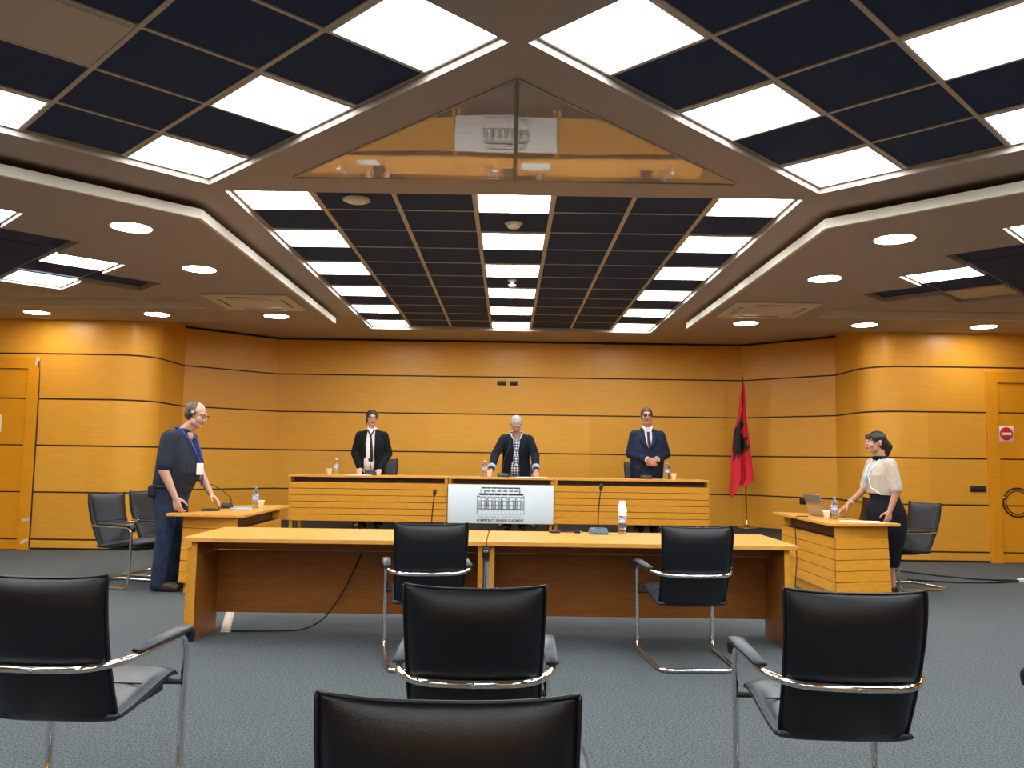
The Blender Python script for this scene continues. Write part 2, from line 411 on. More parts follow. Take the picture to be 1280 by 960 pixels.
# side wings: lower soffit with stair-stepped coffer and trough
def tiles_side(s):
    return [(s * (4.104 + .4243 * m), 7.05 + .4243 * n, m, n) for n in range(-2, 5) for m in range(0, 8) if (m + n) % 2 == 0]
def wing(s, nm):
    d = .4243
    # outline of the union of 45-degree tiles, toothed on the inner and wall sides
    X0 = 4.104; Y0 = 7.05
    P = []
    for n in (-2, 0, 2, 4):                                   # inner teeth
        P.append((X0 - d, Y0 + d * n)); P.append((X0, Y0 + d * (n + 1)))
    for m in (1, 3, 5): P.append((X0 + d * m, Y0 + d * 4)); P.append((X0 + d * (m + 1), Y0 + d * 5))
    P.append((X0 + d * 7, Y0 + d * 4))
    for n in (3, 1, -1): P.append((X0 + d * 8, Y0 + d * n)); P.append((X0 + d * 7, Y0 + d * (n - 1)))
    for m in (6, 4, 2): P.append((X0 + d * m, Y0 - d * 3)); P.append((X0 + d * (m - 1), Y0 - d * 2))
    P.append((X0, Y0 - d * 3))
    out = [(s * x, y) for x, y in P]
    trough = [(s * 3.74, 9.42), (s * 8.3, 9.42), (s * 8.3, 10.22), (s * 3.74, 10.22)]
    b = MB()
    outer = [(s * 2.365, 6.262), (s * 2.365, 11.305), (s * 8.55, 11.305), (s * 8.55, .077)]
    b.plate(outer, [out, trough], ZW)
    b.ring(out, ZW, ZW + .06)
    # wedge-shaped trough: roof rises towards the wall
    v = [b.b.verts.new(p) for p in ((s * 3.74, 9.42, ZW), (s * 8.3, 9.42, ZW), (s * 8.3, 10.22, ZW + .09), (s * 3.74, 10.22, ZW + .09))]
    b._f(v); b._f([v[0], v[3], b.b.verts.new((s * 3.74, 10.22, ZW))])
    struct(b.build('ceiling_wing_' + nm, M['paint']))
    b = MB()   # lips with coffer light put into their cream colour: cove lip round the wing and the far side of the trough
    lip = [(s * 8.2, .427), (s * 2.365, 6.262), (s * 2.365, 11.26)]
    lo = [(s * (8.2 + .03), .427 + .03), (s * 2.395, 6.274), (s * 2.395, 11.26)]
    for za, zb, L_ in ((ZW - .001, ZW + .072, lip), (ZW - .001, ZW + .072, lo)): b.ring([(p[0], p[1], 0) for p in L_], za, zb, closed=False)
    for z in (ZW - .001, ZW + .072):
        for i in (0, 1): b._f([b.b.verts.new((q[0], q[1], z)) for q in (lip[i], lip[i + 1], lo[i + 1], lo[i])])
    b._f([b.b.verts.new((q[0], q[1], z)) for q, z in ((lip[2], ZW), (lo[2], ZW), (lo[2], ZW + .072), (lip[2], ZW + .072))])
    b.box(min(s * 3.745, s * 8.29), 10.212, ZW - .001, max(s * 3.745, s * 8.29), 10.24, ZW + .088)
    struct(b.build('trim_11' if s < 0 else 'trim_12', M['cream']))
    # dark tiles and bars
    t = MB(); g = MB(); ctrs = tiles_side(s)
    for x, y, m, n in ctrs:
        w = .4243 - .012
        vs = [t.b.verts.new(p) for p in ((x - w, y, ZW + .05), (x, y - w, ZW + .05), (x + w, y, ZW + .05), (x, y + w, ZW + .05))]; t._f(vs)
    x0, x1 = sorted((s * (X0 - d), s * (X0 + 8 * d)))
    g.plate(out, [], ZW + .056)
    struct(t.build('ceiling_tiles_' + nm, M['tile'])); struct(g.build('ceiling_grid_' + nm, M['bars']))
    return ctrs
SIDE = {-1: wing(-1, 'left'), 1: wing(1, 'right')}

# lamp panels
proto_panel = {}
def panel(size, key):
    if key not in proto_panel:
        a, c = size
        r = bpy.data.objects.new('ceiling_light', None); C.objects.link(r); r.empty_display_size = .1
        f = MB(); w = .012
        for (xa, ya, xb, yb) in ((-a, -c, a, -c + w), (-a, c - w, a, c), (-a, -c + w, -a + w, c - w), (a - w, -c + w, a, c - w)): f.box(xa, ya, -.006, xb, yb, .012)
        f.build('frame', M['white'], r)
        f = MB(); f.box(-a + w, -c + w, -.002, a - w, c - w, .010); f.build('diffuser', M['led'], r)
        proto_panel[key] = r; return r
    return copy_tree(proto_panel[key])
def put_panel(key, size, x, y, z, rz, label, group):
    o = panel(size, key); o.location = (x, y, z); o.rotation_euler = (0, 0, rz); tag(o, label, 'ceiling light', group); return o

# long coffers of 7 columns: one over the dais, one unseen, added behind the camera to light chair backs and carpet
colname = {0: 'left column', 3: 'middle column', 6: 'right column'}
def long_coffer(ya0, y0, y1, nrow, nm, lab, key):
    tl = MB(); gr = MB()
    for k in range(nrow):
        ya = max(ya0, y0 + .6 * k); yb = min(y1, y0 + .6 * (k + 1)); yc = (ya + yb) / 2
        for c in range(7):
            x = -1.8 + .6 * c
            if c in colname and k % 2 == 0:
                put_panel('centre', (.283, .289), x, y0 + .6 * k + .3 + (.008 if k == 0 else 0), ZP - .004, 0, f'square lit panel, {colname[c]} of the {lab}, {ORD[k // 2]} from the camera', f'lit panels of the {lab}')
            else: tl.box(x - .285, ya + .008, ZP + .004, x + .285, yb - .008, ZP + .012)
    gr.box(-2.1, ya0, ZP + .0125, 2.1, y1, ZP + .02)
    for c in range(8):
        h = .017 if 0 < c < 7 else .012
        gr.box(-2.1 + .6 * c - h, ya0, ZP - .004, -2.1 + .6 * c + h, y1, ZP + .0125)
    for k in range(nrow + 1): y = max(y0 + .6 * k, ya0 + .006); gr.box(-2.1, y - .007, ZP - .002, 2.1, min(y + .007, y1), ZP + .0125)
    struct(tl.build('ceiling_tiles_' + nm, M['tile'])); struct(gr.build('ceiling_grid_' + nm, M['bars']))
long_coffer(5.985, 5.963, 12.565, 11, 'centre', 'long centre coffer', 'centre')
long_coffer(-3.2, -3.2, -.2, 5, 'rear', 'added coffer behind the camera', 'rear')

# the two diagonal coffers
for s, P, a, bb, nm in ((-1, PL, AL, BL, 'left'), (1, PR, AR, BR, 'right')):
    tl = MB(); gr = MB(); ang = math.atan2(a.y, a.x)
    R = Matrix.Rotation(ang, 3, 'Z')
    for v in range(NV):
        for u in range(5):
            q = P + a * (.6 * u + .3) + bb * (.6 * v + .3)
            if u % 2 == 0 and v % 2 == 0:
                if s < 0 and u == 2 and v == 2:
                    o = MB(); o.box(-.285, -.285, 0, .285, .285, .012); o.box(-.27, -.27, -.004, .27, .27, 0)
                    o = o.build('blank_ceiling_panel', M['blank']); o.location = (q.x, q.y, ZP - .002); o.rotation_euler = (0, 0, ang)
                    tag(o, 'unlit beige square ceiling panel among dark tiles, upper left of the photo', 'ceiling panel'); continue
                put_panel('diag', (.283, .285), q.x, q.y, ZP - .004, ang,
                          f'large lit panel in the {nm} diagonal coffer, {["nearest the dais", "third row from the dais", "fifth row from the dais", "seventh row from the dais", "last row"][v // 2]}, {["outer edge", "middle", "inner edge"][u // 2]}',
                          f'lit panels of the {nm} diagonal coffer')
            else:
                tl.box(-.286, -.290, ZP + .004, .286, .290, ZP + .012, R=R, c=(q.x, q.y, 0))
    c0 = P + a * 1.5 + bb * (.3 * NV)
    def bar(u0, v0, u1, v1, z0, z1):
        pts = [P + a * u + bb * v for u, v in ((u0, v0), (u1, v0), (u1, v1), (u0, v1))]
        gr.prism([(p.x, p.y) for p in pts], z0, z1)
    bar(0, 0, 3, .6 * NV, ZP + .0125, ZP + .02)
    for v in range(NV + 1): bar(0, max(0, .6 * v - .012), 3, min(.6 * NV, .6 * v + .012), ZP - .004, ZP + .0125)
    for u in range(6): bar(max(0, .6 * u - .010), 0, min(3, .6 * u + .010), .6 * NV, ZP - .002, ZP + .0125)
    struct(tl.build('ceiling_tiles_diagonal_' + nm, M['tile'])); struct(gr.build('ceiling_grid_diagonal_' + nm, M['bars']))

# wing coffer lights
for s, nm in ((-1, 'left'), (1, 'right')):
    k = 0
    for x, y, m, n in SIDE[s]:
        u = (m + n) // 2; v = (m - n) // 2
        if u % 2 and v % 2:
            if s > 0 and (m, n) == (2, 4):
                o = MB(); o.box(-.285, -.285, 0, .285, .285, .012); o.box(-.27, -.27, -.004, .27, .27, 0)
                o = o.build('blank_ceiling_panel', M['blank']); o.location = (x, y, ZW + .036); o.rotation_euler = (0, 0, PI / 4)
                tag(o, 'unlit beige panel in the stepped coffer of the right wing', 'ceiling panel'); continue
            if m > 6: continue
            put_panel('wing', (.29, .29), x, y, ZW + .034, PI / 4,
                      f'lit panel in stepped {nm} wing coffer, {ORD[m]} from inner edge, {ORD[4 - n]} from wall', f'lit panels of the {nm} wing')
            k += 1

# triangular gloss panes
for s, nm in ((-1, 'left'), (1, 'right')):
    t = thing('gloss_ceiling_pane', f'{nm} half of the glossy reflecting triangle set in the ceiling', 'ceiling pane', (0, 5.0, ZS), group='halves of the glossy triangle')
    pts = [(0 + s * .012, 4.10), (s * 1.50, 5.637), (s * .012, 5.637)]
    b = MB(); b.prism([(x, y - 5.0) for x, y in pts], -.006, -.001); b.build('pane', M['gloss'], t)
    b = MB(); b.tube([(s * .006, 4.09 - 5, -.004), (s * 1.52, .645, -.004), (s * .006, .645, -.004)], .008, 4, closed=True); b.build('edge_trim', M['blank'], t)

# recessed round downlights
pr = None
for s, nm in ((-1, 'left'), (1, 'right')):
    for x, y, lb in ((3.02, 6.54, 'nearest the camera'), (3.02, 8.02, 'second from the camera'), (3.02, 10.73, 'inner end of the row by the wall'), (4.55, 10.73, 'middle of the row by the wall'), (6.09, 10.73, 'outer end of the row by the wall')):
        if pr is None:
            o = thing('downlight', '', 'downlight')
            b = MB(); b.lathe([(.150, -.002), (.165, -.006), (.168, 0), (.150, .004)], 32, cap=False); b.build('trim_ring', M['white'], o)
            b = MB(); b.lathe([(.149, 0), (.149, -.004)], 32); b.build('diffuser', M['spot'], o); pr = o
        else: o = copy_tree(pr)
        o.location = (s * x, y, ZW - .001)
        tag(o, f'round recessed downlight in the {nm} wing, {lb}', 'downlight', 'round downlights in the wings')

# air conditioner cassettes
for s, nm in ((-1, 'left'), (1, 'right')):
    t = thing('ceiling_air_conditioner', f'square beige ceiling air conditioner grille in the {nm} wing', 'air conditioner', (s * 2.985, 9.72, ZW), group='ceiling air conditioners')
    b = MB(); b.rbox((0, 0, -.012), (.95, .95, .024), .01); b.build('panel', M['offwhite'], t)
    b = MB(); b.rbox((0, 0, -.026), (.5, .5, .010), .004)
    b.build('intake_grille', M['offwhite'], t)
    for i, (cx, cy, w, h) in enumerate(((0, -.36, .46, .05), (0, .36, .46, .05), (-.36, 0, .05, .46), (.36, 0, .05, .46))):
        b = MB(); b.box(cx - w / 2, cy - h / 2, -.0262, cx + w / 2, cy + h / 2, -.022)
        b.build('air_slot', M['black'] if i in (1, 3 if s < 0 else 2) else M['groove'], t)
        b = MB(); b.box(cx - w / 2 + .004, cy - .006 if w > h else cy - h / 2 + .004, -.03, cx + w / 2 - .004 if w > h else cx + .006, cy + .006 if w > h else cy + h / 2 - .004, -.026)
        bb_ = b.build('air_vane', M['offwhite'], t)

# detectors
t = thing('ceiling_speaker', 'round white fitting in a dark tile at the near left of the centre coffer', 'ceiling fitting', (-1.2, 6.28, ZP))
b = MB(); b.lathe([(.105, 0), (.105, -.012), (.085, -.022), (.08, -.022)], 28); b.build('ring', M['offwhite'], t)
b = MB(); b.lathe([(.078, -.018), (.06, -.03), (.03, -.034)], 28); b.build('cover', M['white'], t)
t = thing('smoke_detector', 'domed white smoke detector in the middle column of the centre coffer', 'smoke detector', (0, 6.87, ZP))
b = MB(); b.lathe([(.075, 0), (.075, -.01), (.06, -.02)], 24); b.build('base', M['offwhite'], t)
b = MB(); b.lathe([(.058, -.018), (.05, -.04), (.025, -.05)], 24); b.build('dome', M['white'], t)
t = thing('ceiling_sensor', 'small white sensor hanging in the middle column of the centre coffer', 'sensor', (0, 9.1, ZP))
b = MB(); b.lathe([(.05, 0), (.05, -.02), (.03, -.028)], 20); b.build('base', M['offwhite'], t)
b = MB(); b.lathe([(.022, -.026), (.022, -.05), (.048, -.062), (.03, -.09), (.01, -.094)], 20); b.build('head', M['white'], t)

# ------------------------------------------------------------------ doors
def door(n, s, xa, xb):
    # xa inner edge of the casing (nearest the room centre), xb outer; casing width .16
    r = bpy.data.objects.new(f'door_{n}', None); C.objects.link(r); r.location = (s * xa, YF, 0); struct(r)
    w = xb - xa; cw = .15
    def X(a, c): return sorted((s * a, s * c))
    b = MB(); 
    for a, c, z0, z1 in ((0, cw, 0, 2.55), (w - cw, w, 0, 2.55), (cw, w - cw, 2.40, 2.55)):
        x0, x1 = X(a, c); b.box(x0, -.035, z0, x1, .05, z1)
    b.build('casing', M['door_wood'], r, bevel=.004)
    x0, x1 = X(cw, w - cw); b = MB()
    for z0, z1 in ((.006, .128), (.146, .747), (.765, 1.366), (1.384, 1.988), (2.006, 2.396)): b.box(x0 + .010, -.012, z0, x1 - .010, .03, z1)
    b.build('door_leaf', M['door_wood'], r, bevel=.002)
    b = MB(); b.box(x0, 0, 0, x1, .02, 2.4); b.build('groove_backing', M['groove'], r)
    return r, X, cw, w
r, X, cw, w = door(1, -1, 6.322, 7.62)
for z in (.42, 1.10, 1.62, 2.1):
    b = MB(); b.lathe([(.009, 0), (.009, .1)], 10, (-cw - .002, -.018, z)); b.build('hinge', M['brass'], r)
r, X, cw, w = door(2, 1, 6.412, 7.62)
b = MB(); b.tube([(.19 * math.cos(t * PI / 24) , 0, .19 * math.sin(t * PI / 24)) for t in range(48)], .011, 8, closed=True)
o = b.build('ring_inlay', M['groove'], r); o.location = (.372, -.014, 0.80); 
b = MB(); b.tube([(.155 * math.cos(t * PI / 24) , 0, .155 * math.sin(t * PI / 24)) for t in range(48)], .008, 8, closed=True)
o = b.build('ring_inlay', M['groove'], r); o.location = (.372, -.014, 0.80)
b = MB(); b.lathe([(.022, 0), (.022, .012), (.012, .016)], 14)
o = b.build('lock_cylinder', M['brass'], r); o.rotation_euler = (PI / 2, 0, 0); o.location = (.195, -.014, .86)
t = thing('no_entry_sign', 'white square no entry sign with red disc on right door', 'sign', (6.665, YF - .012, 1.715))
b = MB(); b.rbox((0, -.003, 0), (.21, .006, .205), .002, n=1); b.build('plate', M['signwhite'], t)
b = MB(); b.lathe([(.088, 0), (.088, .004)], 32); o = b.build('disc', M['red'], t); o.rotation_euler = (PI / 2, 0, 0); o.location = (0, -.006, 0)
b = MB(); b.box(-.066, -.0125, -.017, .066, -.009, .017); b.build('bar', M['signwhite'], t)
o = MB(); o.box(-.11, -.004, -.115, .11, 0, .115); o = o.build('paper_notice', M['paper']); o.location = (-6.90, YF - .012, 1.66)
tag(o, 'white paper notice taped to the left door, cut by the photo edge', 'notice')
for i, (x, z, rz, lb) in enumerate(((-6.345, 2.50, .25, 'masking tape strip at the top corner of the left door casing'), (-6.37, .395, 1.45, 'upper masking tape strip low on the left door casing'), (-6.375, .11, 1.15, 'lower masking tape strip low on the left door casing'))):
    b = MB(); b.box(-.022, -.003, -.055, .022, 0, .055); o = b.build('masking_tape', M['tape']); o.location = (x, YF - .0362, z); o.rotation_euler = (0, rz, 0)
    tag(o, lb, 'tape', 'tape strips on the left door')
b = MB(); b.tube([(-6.33, YF - .04, 2.5), (-6.325, YF - .012, 2.3), (-6.315, YF - .012, 1.6), (-6.318, YF - .012, .8), (-6.316, YF - .012, .1), (-6.33, YF - .012, .01)], .009, 6)
tag(b.build('cable', M['cable']), 'black cable taped along the right edge of the left door casing', 'cable')

# wall sockets
def socket(x, y, z, rz, label, w=.15, h=.075, n=2):
    t = thing('wall_socket', label, 'socket', (x, y, z), rz, 'black wall sockets')
    b = MB(); b.rbox((0, -.006, 0), (w, .012, h), .004, n=2); b.build('plate', M['black'], t)
    for k in range(n):
        b = MB(); cx = (k - (n - 1) / 2) * w / n * .9; b.rbox((cx, -.013, 0), (w / n * .7, .006, h * .62), .002, n=1); b.build('module', M['bracket'], t)
socket(-.135, YB, 2.507, 0, 'left one of two black socket plates high on the back wall', .15, .072)
socket(.06, YB, 2.507, 0, 'right one of two black socket plates high on the back wall', .12, .072)
socket(6.27, YF, .975, 0, 'black socket plate on the wood wall beside the right door', .215, .082, 3)
socket(4.52, 12.94, .70, math.radians(-45), 'black socket plate low on the angled wall behind the laptop', .16, .09)
# ------------------------------------------------------------------ front tables
def front_table(x0, x1, label):
    yn, yf, zt = 5.95, 6.83, .715
    t = thing('table', label, 'table', ((x0 + x1) / 2, (yn + yf) / 2, 0), group='pair of wooden front tables')
    cx, cy = (x0 + x1) / 2, (yn + yf) / 2
    b = MB(); b.box(x0 - cx, yn - cy, zt - .032, x1 - cx, yf - cy, zt); b.build('tabletop', M['desk_top'], t, bevel=.004)
    for s, x in ((-1, x0), (1, x1)):
        inset = .055 if (s < 0) == (x0 < -1) else .018
        xa = x - s * inset; xb = xa - s * .036
        b = MB(); b.box(min(xa, xb) - cx, 5.988 - cy, 0, max(xa, xb) - cx, 6.45 - cy, zt - .032); sp = b.build('side_panel', M['table_shade'], t)
        b = MB(); b.box(min(xa, xb) - cx, 5.982 - cy, 0, max(xa, xb) - cx, 5.9885 - cy, zt - .032); b.build('edge_band', M['desk'], sp)  # front edge keeps the unshaded desk colour
        if inset > .03:
            b = MB(); b.box(min(xa + s * .004, xa + s * .038) - cx, 6.0 - cy, .10, max(xa + s * .004, xa + s * .038) - cx, 6.5 - cy, .635); b.build('end_board', M['desk'], t, bevel=.002)
    xi0 = x0 + (.055 if x0 < -1 else .018) + .036; xi1 = x1 - (.055 if x1 > 1 else .018) - .036
    b = MB(); b.box(xi0 - cx, 6.44 - cy, .12, xi1 - cx, 6.465 - cy, .58); b.build('modesty_panel', M['table_shade'], t)
    b = MB(); b.box(xi0 - cx, 6.30 - cy, .60, xi1 - cx, 6.325 - cy, zt - .032); b.build('apron', M['table_shade'], t)
    return t
front_table(-2.275, -.165, 'left one of two joined long wooden tables, its dark back panel towards us')
front_table(-.157, 2.02, 'right one of two joined long wooden tables, with a water bottle on top')
t = thing('cable_box', 'small black cable clamp under the seam between the joined tables', 'cable clamp', (-.161, 5.935, .640))
b = MB(); b.rbox((0, -.006, 0), (.05, .03, .07), .006); b.build('body', M['black'], t)
b = MB(); b.rbox((0, -.023, .012), (.034, .008, .018), .003); b.build('buckle', M['steel'], t)
b = MB(); b.tube([(0, -.004, -.03), (.002, -.004, -.2), (-.002, -.003, -.4), (0, -.003, -.64)], .006, 6); b.build('lead', M['cable'], t)

# ------------------------------------------------------------------ dais desks on the platform
def dais_desk(x0, x1, label, slats=True):
    yn, yd, zt = 11.2, .66, 1.037
    cx = (x0 + x1) / 2; t = thing('dais_desk', label, 'desk', (cx, yn, ZF), group='desks on the platform')
    w = (x1 - x0) / 2; z0 = ZF
    b = MB(); b.box(-w, -.01, zt - .026 - z0, w, yd, zt - z0); b.build('desktop', M['desk_top'], t, bevel=.003)
    b = MB(); b.box(-w + .05, .10, .945 - z0, w - .05, .12, zt - .026 - z0); b.build('recess_panel', M['walnut'], t)
    for s in (-1, 1):
        b = MB(); b.box(min(s * w, s * (w - .03)), .012, .80 - z0, max(s * w, s * (w - .03)), yd - .05, zt - .026 - z0); b.build('end_panel', M['desk'], t, bevel=.002)
        b = MB(); b.box(min(s * (w - .01), s * (w - .05)), .05, 0, max(s * (w - .01), s * (w - .05)), .085, .46 - z0)
        b.box(min(s * (w - .01), s * (w - .05)), .05, 0, max(s * (w - .01), s * (w - .05)), yd - .08, .02)
        b.box(min(s * (w - .01), s * (w - .05)), yd - .12, 0, max(s * (w - .01), s * (w - .05)), yd - .08, .80 - z0 + .02); b.build('leg', M['desk'], t)
    b = MB(); n = 6; h = (.945 - .437) / n
    for i in range(n):
        za = .437 + h * i; b.box(-w + .004, .0, za + .004 - z0, w - .004, .022, za + h - .003 - z0)
    b.build('slatted_front', M['desk'], t, bevel=.002)
    b = MB(); b.box(-w + .006, .012, .44 - z0, w - .006, .03, .945 - z0); b.box(-w + .006, .03, .925 - z0, w - .006, .1, .94 - z0); b.build('groove_backing', M['walnut'], t)
    return t
dais_desk(-2.905, -.805, 'left slatted wooden desk of the platform, in front of the woman in a tie')
dais_desk(-.797, .588, 'middle wooden desk of the platform carrying the white sign board')
dais_desk(.596, 2.652, 'right slatted wooden desk of the platform, in front of the man in a suit')

# sign board with the building emblem
t = thing('sign_board', 'white sign board with a line drawing of an arcaded building', 'sign', (-.104, 11.185, .689))
hw, hh = .694, .252
b = MB(); b.rbox((0, -.006, 0), (2 * hw, .012, 2 * hh), .003, n=2); b.build('panel', M['board'], t)
u = .694 * 2 / 1280 * (75 / 132) * 1.0     # emblem coordinates come in a 1280 x 939 grid, 75 photo units wide
u = (75 / 1280) * (2 * hw / 132); ox = -hw + (590 - 560.3) * 2 * hw / 132; oz = hh + .006
def E_(b, x0, y0, x1, y1): b.box(ox + x0 * u, -.0135, oz - y1 * u, ox + x1 * u, -.012, oz - y0 * u)
E0 = -10
b = MB()
for x0, x1 in ((200, 305), (318, 405), (425, 520), (530, 640), (650, 760), (770, 880), (895, 1030)): E_(b, x0, 62, x1, 90)
E_(b, 205, 66, 1028, 78); E_(b, 150, 190, 1120, 205)
for x0, x1 in ((160, 345), (355, 480), (492, 625), (640, 765), (780, 1100)): E_(b, x0, 195, x1, 232)
E_(b, 110, 516, 1125, 530)
b.build('emblem_roof', M['ink'], t)
b = MB()
E_(b, 186, 100, 200, 185); E_(b, 262, 110, 290, 185); E_(b, 1010, 100, 1036, 185)
for x in (340, 460, 585, 715, 840, 955):
    E_(b, x - 42, 128, x + 42, 158)
for x in (110, 1112): E_(b, x, 235, x + 12, 640)
for y in (262, 345, 436): E_(b, 120, y, 1115, y + 10)
E_(b, 115, 252, 175, 275); E_(b, 1075, 255, 1115, 290)
for i, x in enumerate((240, 392, 545, 698, 850, 1003)):
    r0 = 62
    for k in range(10):
        a0 = PI * k / 10; a1 = PI * (k + 1) / 10
        P = [(ox + (x + rr * math.cos(a)) * u, oz - (322 - rr * math.sin(a)) * u) for rr, a in ((r0, a0), (r0, a1), (r0 - 14, a1), (r0 - 14, a0))]
        vs = [b.b.verts.new((p[0], -.0134, p[1])) for p in P]; b._f(vs)
    for dx in (-34, 34): E_(b, x + dx - 6, 330, x + dx + 6, 516)
    E_(b, x - 78, 300, x - 60, 516) if i else None
b.build('emblem_arches', M['ink_mid'], t)
b = MB()
for i, x in enumerate((316, 468, 621, 774, 926)): E_(b, x - 42, 355, x + 42, 510)
E_(b, 130, 360, 200, 510); E_(b, 1045, 360, 1108, 510)
for k in range(24): E_(b, 130 + k * 41, 545, 160 + k * 41, 558)
for k in range(24): E_(b, 130 + k * 41, 632, 158 + k * 41, 645)
for k in range(12): E_(b, 140 + k * 82, 570, 148 + k * 82, 625)
b.build('emblem_base', M['ink_light'], t)
def text(name, body, size, x, z, m, parent, y=-.0135, space=1.0, sx=1, bold=0):
    cu = bpy.data.curves.new(name, 'FONT'); cu.body = body; cu.size = size; cu.align_x = 'CENTER'; cu.space_character = space; cu.offset = bold; cu.extrude = .0004
    o = bpy.data.objects.new(name, cu); C.objects.link(o)
    dg = bpy.context.evaluated_depsgraph_get(); me = bpy.data.meshes.new_from_object(o.evaluated_get(dg)); bpy.data.objects.remove(o)
    o = bpy.data.objects.new(name, me); C.objects.link(o); me.materials.clear(); me.materials.append(m)
    o.parent = parent; o.location = (x, y, z); o.rotation_euler = (PI / 2, 0, 0)
    wd = max(v.co.x for v in me.vertices) - min(v.co.x for v in me.vertices); o.scale = (sx / wd, 1, 1); return o
text('lettering', 'TARGETING & MONITORING', .034, ox + 615 * u, oz - 710 * u, M['ink_mid'], t, space=1.7, sx=940 * u)
text('lettering', 'KOMPETENT | SHARES | SCALEMENT', .044, ox + 615 * u, oz - 785 * u, M['ink'], t, sx=1000 * u, bold=.001)

# ------------------------------------------------------------------ side desks
def side_desk(s, x0, label, dy=-.13):
    # plan in mirrored coordinates (x > 0), s = side; nose edge slants
    t = thing('side_desk', label, 'desk', (s * 2.9, 8.7, 0), group='slatted side desks')
    LT = lambda P: [(s * x - s * 2.9, y - 8.7) for x, y in P]
    L_ = lambda P: [(s * x - s * 2.9, y + (dy if y < 9 else 0) - 8.7) for x, y in P]
    zt = .74
    a = x0
    sw = .58 if s < 0 else .50          # long strip, with a short return at the near end
    ww = .745 if s < 0 else .70
    top = [(a, 7.82), (a + ww, 7.92), (a + ww, 8.02), (a + sw, 8.14), (a + sw, 9.25), (a, 9.50)]
    b = MB(); b.prism(LT(top), zt - .026, zt); b.build('desktop', M['desk_top'], t, bevel=.003)
    def slat(polyf, zs, nm, m, gap=.004, bev=.002):
        b = MB()
        for z0, z1 in zs: b.prism(L_(polyf(z0)), z0 + gap, z1 - gap * .3, top=L_(polyf(z1)))
        return b.build(nm, m, t, bevel=bev)
    zs = [(.10 + .1 * k, .10 + .1 * (k + 1)) for k in range(5)]
    fl = lambda z: (.60 - z) * .10                       # the faces flare outwards to the floor
    near = lambda z: [(a + .07 - fl(z) * .5, 7.995 - fl(z)), (a + .62, 8.14 - fl(z)), (a + .62, 8.18 - fl(z)), (a + .07 - fl(z) * .5, 8.035 - fl(z))]
    front = lambda z: [(a + .07 - fl(z) * .5, 7.998 - fl(z)), (a + .10 - fl(z) * .5, 8.04 - fl(z)), (a + .10 - fl(z) * .5, 9.38), (a + .07 - fl(z) * .5, 9.40)]
    slat(near, zs, 'slatted_end', M['desk']); slat(front, zs, 'slatted_front', M['desk'])
    b = MB(); b.prism(L_([(a + .07, 8.0), (a + .62, 8.145), (a + .62, 8.17), (a + .07, 8.03)]), .604, zt - .026); b.build('end_board', M['desk'], t)
    b = MB(); b.prism(L_([(a + .145, 8.04), (a + .17, 8.05), (a + .17, 9.36), (a + .145, 9.36)]), .604, zt - .026); b.build('recess_panel', M['walnut'], t)
    b = MB(); b.prism(L_([(a + .075, 8.02), (a + .15, 8.04), (a + .15, 9.36), (a + .075, 9.38)]), .59, .603)
    b.prism(L_([(a + .085, 8.03), (a + .60, 8.16), (a + .60, 8.20), (a + .115, 8.07), (a + .115, 9.36), (a + .085, 9.36)]), .1, .60); b.build('groove_backing', M['walnut'], t)
    b = MB(); b.prism(L_([(a + .09, 8.03), (a + .59, 8.15), (a + .59, 8.20), (a + .13, 8.08), (a + .13, 9.34), (a + .09, 9.36)]), 0, .1); b.build('plinth', M['desk'], t)
    b = MB(); b.prism(L_([(a + .08, 9.345), (a + sw - .06, 9.16), (a + sw - .06, 9.19), (a + .08, 9.38)]), 0, zt - .026); b.build('end_panel', M['desk'], t)
    return t
side_desk(-1, 2.44, 'slatted wooden side desk on the left, where the standing man rests his hand')
side_desk(1, 2.95, 'slatted wooden side desk on the right, carrying the open laptop')

# ------------------------------------------------------------------ cantilever chairs (local: faces +y)
def backrest_bm():
    b = MB(); prof = []
    # centre line of the cushion, seat front to back and up: (y, z, halfwidth, thickness)
    zs = [.372, .378, .41, .48, .56, .64, .72, .78, .82, .85, .868, .878]
    rows = []
    n = 14
    for i, z in enumerate(zs):
        t = max(0, (z - .36) / .53)
        y = -.085 - .165 * math.sin(t * PI / 2)
        hw = (.212 + .018 * t) * (.95, .975)[i] if i < 2 else .212 + .018 * t
        th = (.010, .026, .034, .038, .039, .040, .040, .036, .029, .020, .011, .003)[i]
        front = []; back = []
        for k in range(n + 1):
            u = -1 + 2 * k / n
            bul = (1 - abs(u) ** 3.2) ** .62 if abs(u) < 1 else 0
            zz = z + (.012 * (abs(u) ** 3) if i >= 9 else 0) - (.0 if i else 0)
            curve = -.012 * (1 - u * u)
            front.append((u * hw, y + curve + th * (.22 + .78 * bul), zz)); back.append((u * hw, y + curve - 1.2 * th * (.16 + .84 * bul), zz))
        rows.append(front + back[::-1])
    V_ = [[b.b.verts.new(p) for p in r] for r in rows]
    m = len(V_[0])
    for A_, B_ in zip(V_, V_[1:]):
        for k in range(m): b._f([A_[k], A_[(k + 1) % m], B_[(k + 1) % m], B_[k]], True)
    for R_ in (V_[0], V_[-1]):
        for k in range(n): b._f([R_[k], R_[k + 1], R_[m - 2 - k], R_[m - 1 - k]], True)
    edge = []
    for i, z in enumerate(zs):
        edge.append(rows[i])
    back_l = [V(r[-1]) for r in rows]; back_r = [V(r[n + 1]) for r in rows]
    topb = [V(p) for p in rows[-1][n + 1:]]
    return b, back_l, back_r, topb
